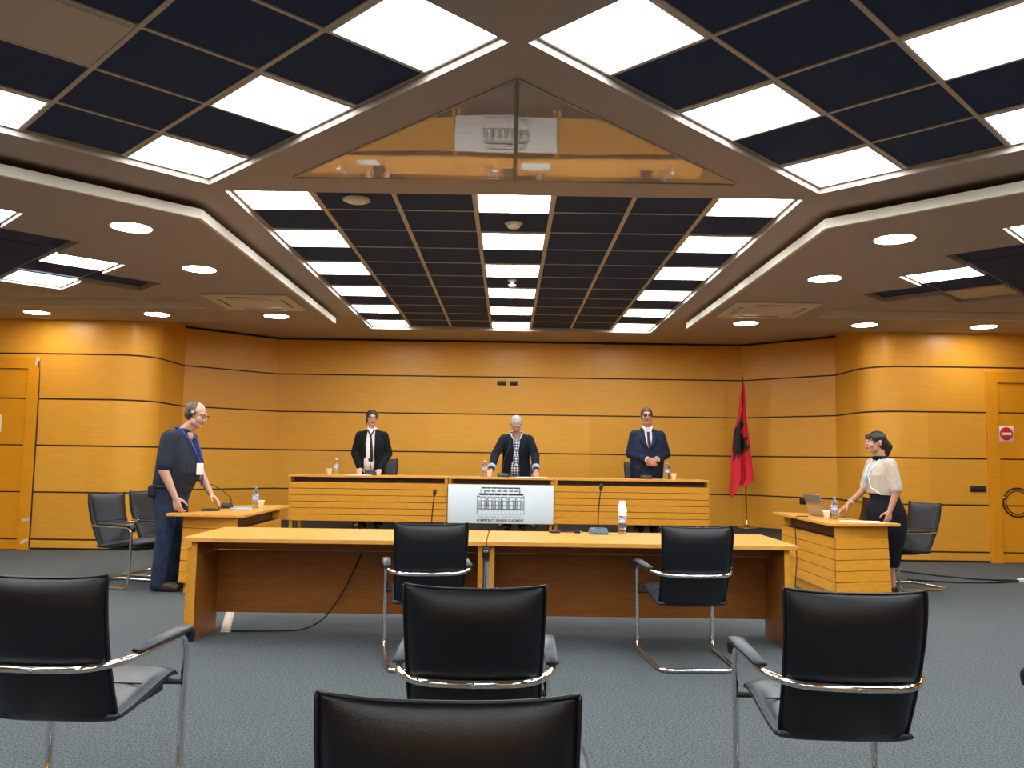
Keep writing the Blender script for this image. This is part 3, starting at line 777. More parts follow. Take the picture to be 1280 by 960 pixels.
def seat_bm():
    b = MB(); n = 14; st = [(-.125, .388, .012), (-.105, .388, .030), (-.02, .392, .036), (.08, .405, .038), (.18, .420, .038), (.27, .432, .036), (.325, .430, .028), (.348, .418, .009)]
    rows = []
    for y, z, th in st:
        hw = .225; top = []; bot = []
        for k in range(n + 1):
            u = -1 + 2 * k / n; bul = (1 - abs(u) ** 4) ** .5 if abs(u) < 1 else 0
            top.append((u * hw, y, z + th * (.25 + .75 * bul))); bot.append((u * hw, y, z - th * (.25 + .5 * bul)))
        rows.append(top + bot[::-1])
    V_ = [[b.b.verts.new(p) for p in r] for r in rows]; m = len(V_[0])
    for A_, B_ in zip(V_, V_[1:]):
        for k in range(m): b._f([A_[k], A_[(k + 1) % m], B_[(k + 1) % m], B_[k]], True)
    for R_ in (V_[0], V_[-1]):
        for k in range(n): b._f([R_[k], R_[k + 1], R_[m - 2 - k], R_[m - 1 - k]], True)
    l = [V((r[0][0], r[0][1], r[0][2])) for r in rows]; rr = [V(r[n]) for r in rows]
    return b, l, rr
def make_chair():
    t = thing('cantilever_chair', '', 'chair')
    b, bl, br, tp = backrest_bm(); bk = b.build('backrest', M['leather'], t)
    b = MB(); b.tube(bl, .0045, 6); b.tube(br, .0045, 6); b.tube(tp, .0045, 6); b.build('piping', M['piping'], bk)
    b = MB(); b.tube([(-.2, -.162, .625), (0, -.173, .622), (.2, -.162, .625)], .003, 5); b.build('seam', M['piping'], bk)
    b, l, r = seat_bm(); se = b.build('seat', M['leather_sheen'], t)
    b = MB(); b.tube(l, .0045, 6); b.tube(r, .0045, 6); b.tube([(-.2, .10, .4445), (0, .10, .4465), (.2, .10, .4445)], .003, 5); b.build('piping', M['piping'], se)
    w = .262
    path = [(0, -.30, .0135), (w - .02, -.30, .0135), (w, .325, .0135), (w, .335, .585), (w, -.13, .588), (w - .075, -.250, .580), (0, -.264, .578),
            (-(w - .075), -.250, .580), (-w, -.13, .588), (-w, .335, .585), (-w, .325, .0135), (-(w - .02), -.30, .0135)]
    P = fillet(path, .075, 6, closed=True)
    b = MB(); b.tube(P, .0135, 10, closed=True); b.build('frame', M['chrome'], t)
    b = MB()
    b.tube([(-w, .325, .395), (w, .325, .395)], .011, 8); b.box(-.18, .0, .36, .18, .33, .385); b.build('seat_bracket', M['bracket'], t)
    for s in (-1, 1):
        b = MB(); p = fillet([(s * w, -.08, .606), (s * w, .29, .606), (s * w, .352, .602), (s * w, .362, .545)], .05, 5)
        rows = []
        m = len(p)
        for i, q in enumerate(p):
            d = (p[min(i + 1, m - 1)] - p[max(i - 1, 0)]).normalized(); nrm = V((0, -d.z, d.y))
            hw = .030 if 0 < i < m - 1 else .022; th = .014 if 0 < i < m - 1 else .008
            rows.append([q + V((hw * math.cos(a) * (1 if abs(math.cos(a)) < .8 else 1), 0, 0)) + nrm * th * math.copysign(abs(math.sin(a)) ** .6, math.sin(a)) for a in [2 * PI * k / 12 for k in range(12)]])
        vv = [[b.b.verts.new(x) for x in r_] for r_ in rows]
        for A_, B_ in zip(vv, vv[1:]):
            for k in range(12): b._f([A_[k], A_[(k + 1) % 12], B_[(k + 1) % 12], B_[k]], True)
        b._f(vv[0][::-1], True); b._f(vv[-1], True)
        b.build('armrest', M['leather_sheen'], t)
    b = MB(); b.lathe([(.008, 0), (.008, .01), (.004, .013)], 10); o = b.build('bolt', M['steel'], t); o.rotation_euler = (PI / 2, 0, 0); o.location = (0, -.274, .578)
    return t
chair0 = make_chair()
R_ = math.radians
CH = [  # x, y, z, rot (0 = faces the dais), scale, label, group
    (-1.57, 3.13, 0, R_(-2), 1, 'black leather cantilever chair at the left edge of the photo, nearest the man side', 'chairs of the near rows'),
    (-.118, 1.76, 0, 0, 1, 'black leather chair nearest the camera, cut by the bottom of the photo', 'chairs of the near rows'),
    (-.120, 3.02, 0, 0, 1, 'black leather cantilever chair in the centre, directly behind the nearest chair', 'chairs of the near rows'),
    (1.125, 3.03, 0, R_(-3), 1, 'black leather cantilever chair in the right foreground, turned slightly left', 'chairs of the near rows'),
    (-.525, 5.53, 0, R_(9), 1, 'black leather chair pushed up to the left front table', 'chairs at the front tables'),
    (1.165, 5.60, 0, R_(3), 1, 'black leather chair pulled up to the right front table', 'chairs at the front tables'),
    (-3.80, 8.46, 0, R_(-110), 1, 'black chair facing right behind the standing man, nearer of two', 'chairs of the left side desk'),
    (-3.74, 9.22, 0, R_(-106), 1, 'black chair facing right behind the standing man, farther of two', 'chairs of the left side desk'),
    (4.20, 9.0, 0, R_(106), 1, 'black chair facing left by the wall, behind the standing woman in beige', 'chairs of the right side desk'),
    (4.02, 10.0, 0, R_(90), 1, 'black chair half hidden behind the laptop on the right side desk', 'chairs of the right side desk'),
    (-1.96, 12.72, ZF, R_(180), 1.12, 'black chair on the platform behind the woman in a tie', 'chairs on the platform'),
    (.13, 12.80, ZF, R_(180), 1.06, 'black chair on the platform hidden behind the leaning speaker', 'chairs on the platform'),
    (2.03, 12.74, ZF, R_(180), 1.12, 'black chair on the platform behind the man in a blue suit', 'chairs on the platform'),
    (2.05, 2.62, 0, 0, 1, 'black chair cut by the right edge of the photo, only an arm tip showing', 'chairs of the near rows'),
]
for i, (x, y, z, r, s, lb, g) in enumerate(CH):
    o = chair0 if i == 0 else copy_tree(chair0)
    o.location = (x, y, z); o.rotation_euler = (0, 0, r); o.scale = (s, s, s); tag(o, lb, 'chair', g)

# ------------------------------------------------------------------ flag on its stand
t = thing('flag', 'red flag with a black double-headed eagle hanging on a brass pole', 'flag', (3.73, 13.28, ZF))
b = MB(); b.lathe([(.15, 0), (.15, .012), (.13, .022), (.05, .035), (.028, .06), (.02, .12), (.016, .13)], 28); b.build('base', M['brass'], t)
pt = V((-.055, -.02, 2.34))
b = MB(); b.tube([(0, 0, .05), tuple(pt)], .0125, 10); b.build('pole', M['brass'], t)
b = MB(); b.lathe([(.012, 0), (.02, .01), (.012, .025), (.016, .035), (.026, .05), (.018, .075), (.004, .10)], 14); o = b.build('finial', M['brass'], t); o.location = pt
nu, nv = 60, 120
# silhouette of the hanging cloth: left and right edge (local x) at heights z
LE = [(2.25, -.052), (2.10, -.09), (1.75, -.135), (1.50, -.195), (1.20, -.225), (.90, -.24), (.60, -.262), (.49, -.255)]
RE = [(2.25, -.03), (2.10, -.015), (1.75, .0), (1.50, .035), (1.20, .062), (.90, .088), (.75, .092), (.60, -.04), (.49, -.16)]
def interp(T, z):
    T = sorted(T)
    if z <= T[0][0]: return T[0][1]
    for (a, x), (c, y) in zip(T, T[1:]):
        if z <= c: return x + (y - x) * (z - a) / (c - a)
    return T[-1][1]
EAG = [  # black shape in silhouette coordinates (0..1 across, height in m)
    [(.28, 1.80), (.42, 1.72), (.36, 1.66), (.60, 1.68), (.68, 1.60), (.52, 1.54), (.40, 1.50), (.58, 1.46), (.64, 1.40), (.78, 1.44), (.84, 1.40), (.74, 1.34), (.86, 1.24), (1.0, 1.22), (.98, 1.26), (.86, 1.30),
     (.84, 1.26), (.80, 1.19), (.74, 1.22), (.70, 1.13), (.64, 1.21), (.56, 1.10), (.52, 1.19), (.42, 1.08), (.38, 1.17), (.26, 1.04), (.22, 1.15), (.08, 1.00), (.06, 1.16), (.02, 1.3), (.02, 1.55), (.10, 1.60), (.18, 1.64), (.24, 1.70)]]
def inside(p, poly):
    c = False; j = len(poly) - 1
    for i in range(len(poly)):
        if (poly[i][1] > p[1]) != (poly[j][1] > p[1]) and p[0] < (poly[j][0] - poly[i][0]) * (p[1] - poly[i][1]) / (poly[j][1] - poly[i][1]) + poly[i][0]: c = not c
        j = i
    return c
b = MB(); G = []
for j in range(nv + 1):
    row = []
    for i in range(nu + 1):
        uu = i / nu
        zlo = .52 + .26 * max(0, uu - .35) / .65 - .06 * math.sin(uu * 9)
        z = 2.26 + (zlo - 2.26) * j / nv
        l_, r_ = interp(LE, z), interp(RE, z)
        fold = (.045 * math.sin(uu * 11 + .6 + z * .8) + .02 * math.sin(uu * 23 + z * 2)) * min(1, .25 + (2.26 - z) * .9)
        row.append(b.b.verts.new((l_ + (r_ - l_) * uu, -.035 + fold, z)))
    G.append(row)
for j in range(nv):
    for i in range(nu):
        z = (G[j][i].co.z + G[j + 1][i + 1].co.z) / 2
        b.mi = 1 if any(inside(((i + .5) / nu, z), p) for p in EAG) else 0
        b._f([G[j][i], G[j][i + 1], G[j + 1][i + 1], G[j + 1][i]], True)
o = b.build('cloth', [M['flag'], M['flagblack']], t)
sd = o.modifiers.new('th', 'SOLIDIFY'); sd.thickness = .003

# ------------------------------------------------------------------ microphones
def mic(x, y, z, rz, label, neck, base='greybase', sc_=1, dark=False):
    # neck: list of local points from the base; head at its end
    t = thing('gooseneck_microphone', label, 'microphone', (x, y, z), rz, 'gooseneck conference microphones', sc_)
    b = MB()
    A_ = [(-.07, -.07), (.07, -.07), (.078, .03), (.05, .07), (-.05, .07), (-.078, .03)]
    B_ = [(px * .86, py * .8 + .008) for px, py in A_]
    b.prism(A_, 0, .018); b.prism(A_, .018, .045, top=B_); b.build('base', M[base], t, bevel=.006)
    b = MB(); b.rbox((0, -.03, .042), (.06, .03, .012), .004); b.build('button', M['black'], t)
    b = MB(); b.tube(fillet(neck, .08, 6), .0048, 8); b.build('neck', M['black'], t)
    p, q = V(neck[-2]), V(neck[-1]); d = (q - p).normalized()
    b = MB(); b.tube([q - d * .008, q, q + d * .01, q + d * .035, q + d * .043], [.007, .012, .0155, .0145, .006], 12); b.build('head', M['black'], t)
    return t
mic(-.615, 6.68, .715, 0, 'gooseneck microphone on the left front table, behind a chair back', [(0, .04, .03), (.005, .04, .15), (.02, .03, .285)])
mic(.70, 6.68, .715, 0, 'gooseneck microphone on the right front table beside the bottle', [(0, .04, .03), (.003, .04, .2), (.02, .03, .345)], 'bluebase')
mic(-2.92, 8.78, .74, R_(-75), 'gooseneck microphone arching on the left side desk towards the man', [(0, .05, .03), (0, .05, .10), (-.02, -.07, .2), (-.01, -.235, .265)], 'black', 1.05)
mic(-1.90, 11.62, 1.037, 0, 'gooseneck microphone before the woman in a tie', [(0, .04, .03), (0, .05, .10), (-.01, .0, .17)], 'black', 1.1)
mic(-.08, 11.62, 1.037, 0, 'gooseneck microphone before the leaning speaker in navy', [(0, .04, .03), (0, .05, .2), (.07, .08, .36)], 'black', 1.1)
mic(1.88, 11.62, 1.037, 0, 'gooseneck microphone before the man in a blue suit', [(0, .04, .03), (0, .05, .08), (-.08, .03, .13)], 'black', 1.1)

# ------------------------------------------------------------------ bottles, cups, papers
def make_bottle(label, x, y, z, white=False):
    t = thing('water_bottle', label, 'bottle', (x, y, z), group='plastic water bottles')
    b = MB(); b.lathe([(.022, 0), (.031, .004), (.032, .02), (.0305, .03), (.032, .04), (.0325, .085), (.030, .092), (.0325, .10), (.0325, .145), (.029, .165), (.018, .185), (.0125, .195), (.0125, .205)], 20); b.build('body', M['water'], t)
    b = MB(); b.lathe([(.0331, .088), (.0331, .142)], 20, cap=False); b.build('label_sleeve', M['label'], t)
    b = MB(); b.lathe([(.0145, .198), (.0145, .216), (.012, .219)], 14); b.build('cap', M['capw' if white else 'cap'], t)
    return t
def make_cup(label, x, y, z, inv=False, n=1):
    t = thing('paper_cup', label, 'cup', (x, y, z), group='white disposable cups')
    b = MB(); prof = [(.024, 0), (.035, .078), (.0365, .080), (.0365, .083), (.0335, .08), (.0225, .004)]
    if inv: prof = [(r, .083 - zz) for r, zz in prof]
    b.lathe(prof, 20); b.build('cup_wall', M['cup'], t)
    return t
make_bottle('water bottle on the right front table with white cups upside down on it', .885, 6.67, .715)
make_cup('white cup upside down on the bottle of the right front table, lower of two', .885, 6.67, .86, True)
make_cup('white cup upside down on the bottle of the right front table, upper of two', .885, 6.67, .89, True)
make_bottle('water bottle on the left side desk', -2.64, 8.86, .74)
make_cup('white cup beside the bottle on the left side desk', -2.565, 8.80, .74)
make_bottle('water bottle beside the laptop on the right side desk', 3.22, 8.40, .74)
make_cup('white cup beside the laptop on the right side desk', 3.13, 8.37, .74)
make_bottle('water bottle on the left platform desk', -2.345, 11.50, 1.037, True)
make_cup('white cup on the left platform desk', -2.42, 11.42, 1.037)
make_bottle('water bottle on the middle platform desk', -.335, 11.50, 1.037, True)
make_cup('white cup on the middle platform desk', -.262, 11.42, 1.037)
make_bottle('water bottle on the right platform desk', 2.155, 11.52, 1.037)
make_cup('white cup on the right platform desk', 2.225, 11.42, 1.037)
def sheet(x, y, z, rz, label, w=.21, h=.297, th=.002, m='paper', name='paper_sheet', cat='paper'):
    b = MB(); b.rbox((0, 0, th / 2), (w, h, th), th * .3, n=1); o = b.build(name, M[m]); o.location = (x, y, z); o.rotation_euler = (0, 0, rz); return tag(o, label, cat)
sheet(.31, 11.43, 1.037, .1, 'white papers before the leaning speaker on the platform', .42, .3, .006)
sheet(-2.02, 11.43, 1.037, -.1, 'white paper before the woman in a tie', .3, .21, .006)
sheet(3.36, 8.09, .74, R_(-8), 'white paper beside the laptop on the right side desk', .36, .22, .004)
sheet(-2.72, 8.66, .74, .3, 'blue grey booklet near the microphone on the left side desk', .21, .3, .012, 'paper_blue', 'booklet', 'booklet')
t = thing('headset_case', 'flat black case on the left side desk near the man', 'case', (-2.93, 8.36, .74), R_(10))
b = MB(); b.rbox((0, 0, .009), (.17, .11, .018), .008); b.build('body', M['black'], t)
b = MB(); b.rbox((0, 0, .019), (.12, .07, .004), .002); b.build('lid', M['bracket'], t)
t = thing('cable_puck', 'small black puck on the far edge of the right front table', 'connector', (.36, 6.72, .715))
b = MB(); b.lathe([(.045, 0), (.045, .014), (.03, .022), (.012, .024)], 20); b.build('body', M['black'], t)
b = MB(); b.tube([(.04, 0, .008), (.1, .01, .005), (.16, -.005, .004)], .003, 6); b.build('lead', M['cable'], t)
t = thing('cable_plug', 'tiny black plug lying on the right front table', 'connector', (.535, 6.70, .715))
b = MB(); b.rbox((0, 0, .012), (.045, .03, .024), .006); b.build('body', M['black'], t)
b = MB(); b.rbox((.03, 0, .012), (.02, .016, .010), .003); b.build('tip', M['steel'], t)

# laptop
t = thing('laptop', 'open silver laptop with its back to us on the right side desk', 'laptop', (3.32, 8.86, .74), R_(101))
b = MB(); b.rbox((0, 0, .009), (.31, .22, .014), .005); b.build('base', M['alu'], t)
b = MB(); b.rbox((0, .015, .0165), (.27, .10, .002), .0008, n=1); b.build('keyboard', M['keys'], t)
b = MB(); Rl = Matrix.Rotation(R_(-18), 3, 'X'); b.rbox((0, .112 + .0345, .018 + .105), (.31, .010, .222), .004, R=Rl); ld = b.build('lid', M['alu'], t)
b = MB(); b.rbox((0, .112 + .0285, .018 + .103), (.29, .002, .195), .0008, R=Rl, n=1); b.build('screen', M['screen'], ld)

# ------------------------------------------------------------------ cables on the floor
b = MB(); b.tube(fillet([(-1.08, 6.425, .64), (-1.11, 6.42, .56), (-1.22, 6.41, .30), (-1.36, 6.36, .09), (-1.5, 6.36, .012), (-1.75, 6.33, .008), (-2.02, 6.31, .008)], .12, 5), .0065, 6)
tag(b.build('cable', M['cable']), 'black cable hanging under the left front table onto the carpet', 'cable')
b = MB(); b.prism([(-2.10, 6.30), (-2.03, 6.30), (-2.27, 7.15), (-2.34, 7.15)], 0.001, .012, top=[(-2.085, 6.31), (-2.045, 6.31), (-2.285, 7.14), (-2.325, 7.14)])
tag(b.build('cable_cover', M['offwhite']), 'white cable cover strip on the carpet under the left front table', 'cable cover')
b = MB(); b.tube([(4.45, 10.6, .008), (4.75, 10.25, .008), (5.0, 9.9, .008), (5.3, 9.65, .008), (5.66, 9.5, .02)], .011, 6)
tag(b.build('cable', M['cable']), 'black cable on the carpet running from the right wall to the power strip, farther one', 'cable')
b = MB(); b.tube([(4.45, 9.52, .012), (4.6, 9.44, .012), (4.9, 9.36, .008), (5.3, 9.38, .008), (5.66, 9.47, .02)], .011, 6)
tag(b.build('cable', M['cable']), 'black cable on the carpet from the right side desk to the power strip, nearer one', 'cable')
t = thing('power_strip', 'white power strip on the carpet at the right edge of the photo', 'power strip', (5.82, 9.50, 0), R_(4))
b = MB(); b.rbox((0, 0, .022), (.30, .055, .042), .008); b.build('body', M['white'], t)
for k in range(4):
    b = MB(); b.lathe([(.018, 0), (.018, .003), (.015, .001)], 14, (-.1 + .066 * k, 0, .0425)); b.build('outlet', M['signwhite'], t)
b = MB(); b.tube([(3.05, 8.66, .746), (2.955, 8.72, .746), (2.935, 8.73, .70), (2.945, 8.74, .55), (2.96, 8.75, .3), (2.94, 8.76, .02), (2.90, 8.80, .006)], .005, 6)
tag(b.build('cable', M['cable']), 'thin black laptop cable hanging down the front of the right side desk', 'cable')
# ------------------------------------------------------------------ people (local: face -y, origin between the feet)
def Rx(a): return Matrix.Rotation(a, 3, 'X')
def Rz(a): return Matrix.Rotation(a, 3, 'Z')
class Head:
    # frame at the head centre; yaw > 0 turns towards +x, pitch > 0 bows down
    def __init__(s, c, yaw=0, pitch=0, k=1, kx=1):
        s.c = V(c); s.R = Rz(yaw) @ Rx(pitch); s.k = k; s.kx = kx
    def p(s, x, y, z): return s.c + s.R @ (V((x * s.kx, y, z)) * s.k)
    def r(s, *a): return tuple(q * s.k for q in a)
    def shape(s, b, jaw=1, nose=1, full=1):
        e = lambda c, r: b.ell(s.p(*c), s.r(r[0] * s.kx, r[1], r[2]), s.R)
        e((0, .014, .030), (.075, .094, .088))
        e((0, -.020, -.010), (.064, .070, .088))
        e((0, -.028, -.070), (.050 * jaw, .054, .042))
        e((0, -.064, -.092), (.022 * jaw, .022, .018))
        for x in (-1, 1):
            e((x * .036, -.058, -.030), (.027 * full, .026, .028)); e((x * .045 * jaw, -.02, -.062), (.02, .035, .03))
            e((x * .078, .012, -.004), (.010, .019, .031)); e((x * .013, -.096, -.030), (.010, .011, .009))
            b.cap(s.p(x * .012, -.085, .027), s.p(x * .046, -.072, .026), .011 * s.k, .010 * s.k, 8)
        b.cap(s.p(0, -.084, .022), s.p(0, -.107 * (.6 + .4 * nose), -.022), .009 * s.k, .0135 * s.k, 10)
        b.cap(s.p(-.019, -.081, -.056), s.p(.019, -.081, -.056), .009 * s.k, .009 * s.k, 8)
    def face(s, body, lip, hair, eyes=True):
        for x in (-1, 1):
            if not eyes:      # lowered lids
                b = MB(); b.tube([s.p(x * .018, -.083, .006), s.p(x * .031, -.0865, .002), s.p(x * .045, -.078, .005)], [.001, .0022, .001], 6); b.build('eyelashes', M['iris'], body)
                b = MB(); b.tube([s.p(x * .014, -.0945, .029), s.p(x * .034, -.0905, .034), s.p(x * .052, -.075, .028)], [.003 * s.k, .0045 * s.k, .0025 * s.k], 6); b.build('eyebrow', M[hair], body)
                continue
            b = MB(); b.ell(s.p(x * .031, -.0725, .010), s.r(.0145, .0125, .0085), s.R, 8, 10); ew = b.build('eye', M['eye'], body)
            b = MB(); b.ell(s.p(x * .031, -.0815, .010), s.r(.006, .0045, .006), s.R, 6, 8); b.build('iris', M['iris'], ew)
            b = MB(); b.tube([s.p(x * .014, -.0945, .029), s.p(x * .034, -.0905, .034), s.p(x * .052, -.075, .028)], [.003 * s.k, .0045 * s.k, .0025 * s.k], 6); b.build('eyebrow', M[hair], body)
        b = MB(); b.tube([s.p(-.024, -.083, -.057), s.p(-.010, -.0905, -.0545), s.p(.010, -.0905, -.0545), s.p(.024, -.083, -.057)], [.002, .0045, .0045, .002], 6)
        b.tube([s.p(-.020, -.083, -.0595), s.p(0, -.0915, -.0625), s.p(.020, -.083, -.0595)], [.002, .005, .002], 6); b.build('lips', M[lip], body)
    def glasses(s, body, m, lens=None, w=.024, h=.017, r=.0022):
        b = MB()
        for x in (-1, 1):
            b.tube([s.p(x * .032 + w * math.copysign(abs(math.cos(a)) ** .6, math.cos(a)), -.098, .008 + h * math.copysign(abs(math.sin(a)) ** .6, math.sin(a))) for a in [2 * PI * k / 16 for k in range(16)]], r, 6, closed=True)
            b.tube([s.p(x * (.032 + w), -.097, .014), s.p(x * .076, -.07, .014), s.p(x * .082, .005, .012), s.p(x * .081, .022, -.004)], r, 6)
        b.tube([s.p(-.009, -.099, .012), s.p(0, -.102, .014), s.p(.009, -.099, .012)], r, 6)
        g = b.build('glasses', M[m], body)
        if lens:
            b = MB()
            for x in (-1, 1):
                vs = [b.b.verts.new(s.p(x * .032 + w * math.copysign(abs(math.cos(a)) ** .6, math.cos(a)), -.0985, .008 + h * math.copysign(abs(math.sin(a)) ** .6, math.sin(a)))) for a in [2 * PI * k / 16 for k in range(16)]]
                b._f(vs)
            o = b.build('lenses', M[lens], g); sd = o.modifiers.new('t', 'SOLIDIFY'); sd.thickness = .002

def hand(b, w, d, n, s, k=1, curl=.35, spread=1, thumb=.3):
    # w wrist, d finger direction, n palm normal, s thumb side
    w = V(w); d = V(d).normalized(); n = V(n); n = (n - d * n.dot(d)).normalized(); s = V(s); s = (s - d * s.dot(d) - n * s.dot(n)).normalized()
    K = []
    for i, (off, ln) in enumerate(((.030, .092), (.010, .096), (-.010, .091), (-.029, .083))):
        kn = w + (d * ln + s * off * spread) * k
        b.cap(w + (s * off * .55 + d * .012) * k, kn, .0135 * k, .0115 * k, 8); K.append(kn)
    b.cap(w + d * .03 * k + s * .012 * k, w + d * .075 * k, .017 * k, .015 * k, 8)
    L = (.070, .080, .074, .058)
    for i, kn in enumerate(K):
        a = 0; p = kn; sp = (1.5 - i) * .07 * spread
        for j, f in enumerate((.45, .32, .23)):
            a += curl * (1 + .12 * i) * (.8, 1.1, .8)[j]
            dd = (d * math.cos(a) + n * math.sin(a) + s * sp).normalized()
            q = p + dd * L[i] * f * k
            b.cap(p, q, (.0098, .0086, .0078)[j] * k, (.0088, .0078, .0066)[j] * k, 8); p = q
    p = w + (d * .022 + s * .022 + n * .006) * k
    for j, (f, dd) in enumerate(((.040, d * .62 + s * .78 + n * thumb), (.032, d * .82 + s * .50 + n * thumb), (.026, d * .95 + s * .25 + n * thumb))):
        dd = dd.normalized(); q = p + dd * f * k; b.cap(p, q, (.0145, .0115, .010)[j] * k, (.0118, .010, .0078)[j] * k, 8); p = q

def foot(b, a, yaw=0, k=1, r=.0):
    R = Rz(yaw); f = lambda x, y, z: V(a) + R @ (V((x, y, z)) * k)
    zz = -a[2] / k
    b.cap(f(0, .035, zz + .036 + r), f(0, -.12, zz + .03 + r), (.036 + r) * k, (.042 + r) * k)
    b.cap(f(0, -.10, zz + .028 + r), f(0, -.175, zz + .024 + r), (.040 + r) * k, (.026 + r) * k); b.cap(f(0, .01, zz + .09), f(0, .0, zz + .05), (.042 + r) * k, (.045 + r) * k)

def body_core(b, J, k=1):
    # neck, slim trunk, arms, legs; J holds joint positions
    b.cap(J['neck'], V(J['head']) + V((0, .012, -.07)) * k, .056 * k, .054 * k)
    b.cap(V(J['neck']) + V((0, 0, -.05)), J['neck'], .075 * k, .058 * k)
    b.cap(J['pelvis'], J['chest'], .10 * k, .11 * k); b.cap(J['chest'], V(J['neck']) + V((0, .0, -.06)), .11 * k, .07 * k)
    for s in ('l', 'r'):
        b.cap(V(J['neck']) + V((0, .01, -.12)), J['sh' + s], .045 * k, .045 * k)
        b.cap(J['sh' + s], J['el' + s], .050 * k * J.get('af', 1), .041 * k * J.get('af', 1)); b.cap(J['el' + s], J['wr' + s], .042 * k * J.get('af', 1), .027 * k)
        b.cap(J['pelvis'], J['hip' + s], .09 * k, .08 * k); b.cap(J['hip' + s], J['kn' + s], .075 * k, .05 * k); b.cap(J['kn' + s], J['an' + s], .05 * k, .036 * k)
        foot(b, J['an' + s], J.get('fy' + s, 0), k)

def legs(J, name, m, par, r=(.098, .075, .072), k=1, extra=None, voxel=.01):
    b = MB()
    for s in ('l', 'r'):
        b.cap(V(J['hip' + s]) + V((0, 0, .03)), J['kn' + s], r[0] * k, r[1] * k); b.cap(J['kn' + s], V(J['an' + s]) + V((0, 0, -.02)), r[1] * k, r[2] * k)
    if extra: extra(b)
    return b.skin(name, m, par, voxel, 5)
def shoes(J, m, par, k=1, r=.006):
    for s in ('l', 'r'):
        b = MB(); foot(b, J['an' + s], J.get('fy' + s, 0), k, r); b.skin('shoe', m, par, .008, 3)

# ---- standing man in a navy short-sleeved shirt (left side desk)
t = thing('person', 'man in dark navy short-sleeved shirt and jeans with blue lanyard, standing head bowed', 'person', (-3.235, 8.21, 0), R_(84), scale=1.012)
J = dict(pelvis=(0, .02, .95), chest=(0, -.02, 1.30), neck=(0, -.085, 1.50), head=(0, -.185, 1.650), shl=(.20, -.03, 1.42), shr=(-.20, -.03, 1.42),
         ell=(.265, -.10, 1.13), elr=(-.265, -.02, 1.13), wrl=(.20, -.27, .895), wrr=(-.215, -.125, .875), hipl=(.095, .03, .90), hipr=(-.095, .03, .90),
         knl=(.12, -.02, .49), knr=(-.11, .01, .49), anl=(.13, .04, .09), anr=(-.115, .05, .09), af=1.12)
H = Head(J['head'], 0, .30, 1.03, 1.02)
b = MB(); H.shape(b, 1.12, 1, 1.15); body_core(b, J, 1.02)
hand(b, J['wrr'], (.02, -.28, -.96), (1, -.1, 0), (.1, -1, -.3), 1.05, .5)
hand(b, J['wrl'], (-.05, -.75, -.62), (-.25, .55, -.8), (-1, -.1, .1), 1.05, .25)
bd = b.skin('body', M['skin_b'], t, .006, 4)
H.face(bd, 'lip', 'hair_grey'); H.glasses(bd, 'black')
b = MB(); b.ell(H.p(0, .030, .042), H.r(.080, .088, .078), H.R); b.ell(H.p(0, .05, .0), H.r(.073, .061, .07), H.R)
for x in (-1, 1): b.cap(H.p(x * .072, -.02, .03), H.p(x * .074, -.012, .0), .010, .006)
b.skin('hair', M['hair_grey'], t, .006, 3)
b = MB()
b.loft([(0, .015, .90, .185, .155), (0, 0, 1.0, .205, .185), (0, -.035, 1.10, .212, .205), (0, -.035, 1.20, .212, .195), (0, -.025, 1.32, .215, .165), (0, -.025, 1.42, .205, .125), (0, -.05, 1.48, .12, .085), (0, -.075, 1.52, .072, .068)], e=2.2)
for s, q in (('l', 1), ('r', -1)):
    S_, E2 = V(J['sh' + s]), V(J['el' + s]); b.cap(S_, S_.lerp(E2, .86), .078, .072); b.cap(S_ + V((-q * .05, 0, .01)), S_, .08, .075)
b.skin('shirt', M['shirt_navy'], t, .009, 4)
b = MB(); b.tube([V((0, -.07, 1.51)) + V((.073 * math.cos(a), .071 * math.sin(a), .02 * math.sin(a))) for a in [2 * PI * k / 20 for k in range(20)]], .013, 8, closed=True); b.build('collar', M['shirt_navy'], t)
legs(J, 'jeans', M['jeans'], t, (.106, .080, .070), 1.04, lambda b: b.loft([(0, .03, .80, .19, .13), (0, .02, .90, .195, .15), (0, .015, .975, .192, .158)]))
b = MB(); b.tube([(0 + .198 * math.cos(a), .012 + .168 * math.sin(a), .965) for a in [2 * PI * k / 28 for k in range(28)]], .017, 6, closed=True); b.build('belt', M['strap'], t)
b = MB(); b.rbox((-.165, .115, .925), (.09, .085, .12), .025); b.build('hip_pouch', M['shirt_navy'], t)
shoes(J, M['shoe'], t, 1.06)
b = MB()
for q in (-1, 1): b.tube([(q * .080, -.05, 1.525), (q * .085, -.10, 1.49), (q * .075, -.175, 1.40), (q * .045, -.228, 1.28), (q * .012, -.25, 1.19)], .009, 6)
b.tube([(.080 * math.cos(a), -.05 + .062 * math.sin(a), 1.525 + .010 * math.sin(a)) for a in [PI * k / 8 for k in range(9)]], .009, 6)
b.tube([(.03, -.245, 1.17), (.05, -.253, 1.05), (.04, -.25, .98)], .012, 6)
b.build('lanyard', M['lanyard_blue'], t)
b = MB(); b.rbox((-.02, -.258, 1.135), (.075, .006, .11), .003, R=Rz(-.5)); b.build('badge', M['paper'], t)
b = MB(); b.ell(H.p(-.088, .012, -.006), H.r(.013, .022, .026), H.R); b.tube([H.p(-.084, .012, .018), H.p(-.086, .03, .03), H.p(-.08, .04, .0)], .004, 6); b.build('earpiece', M['black'], t)

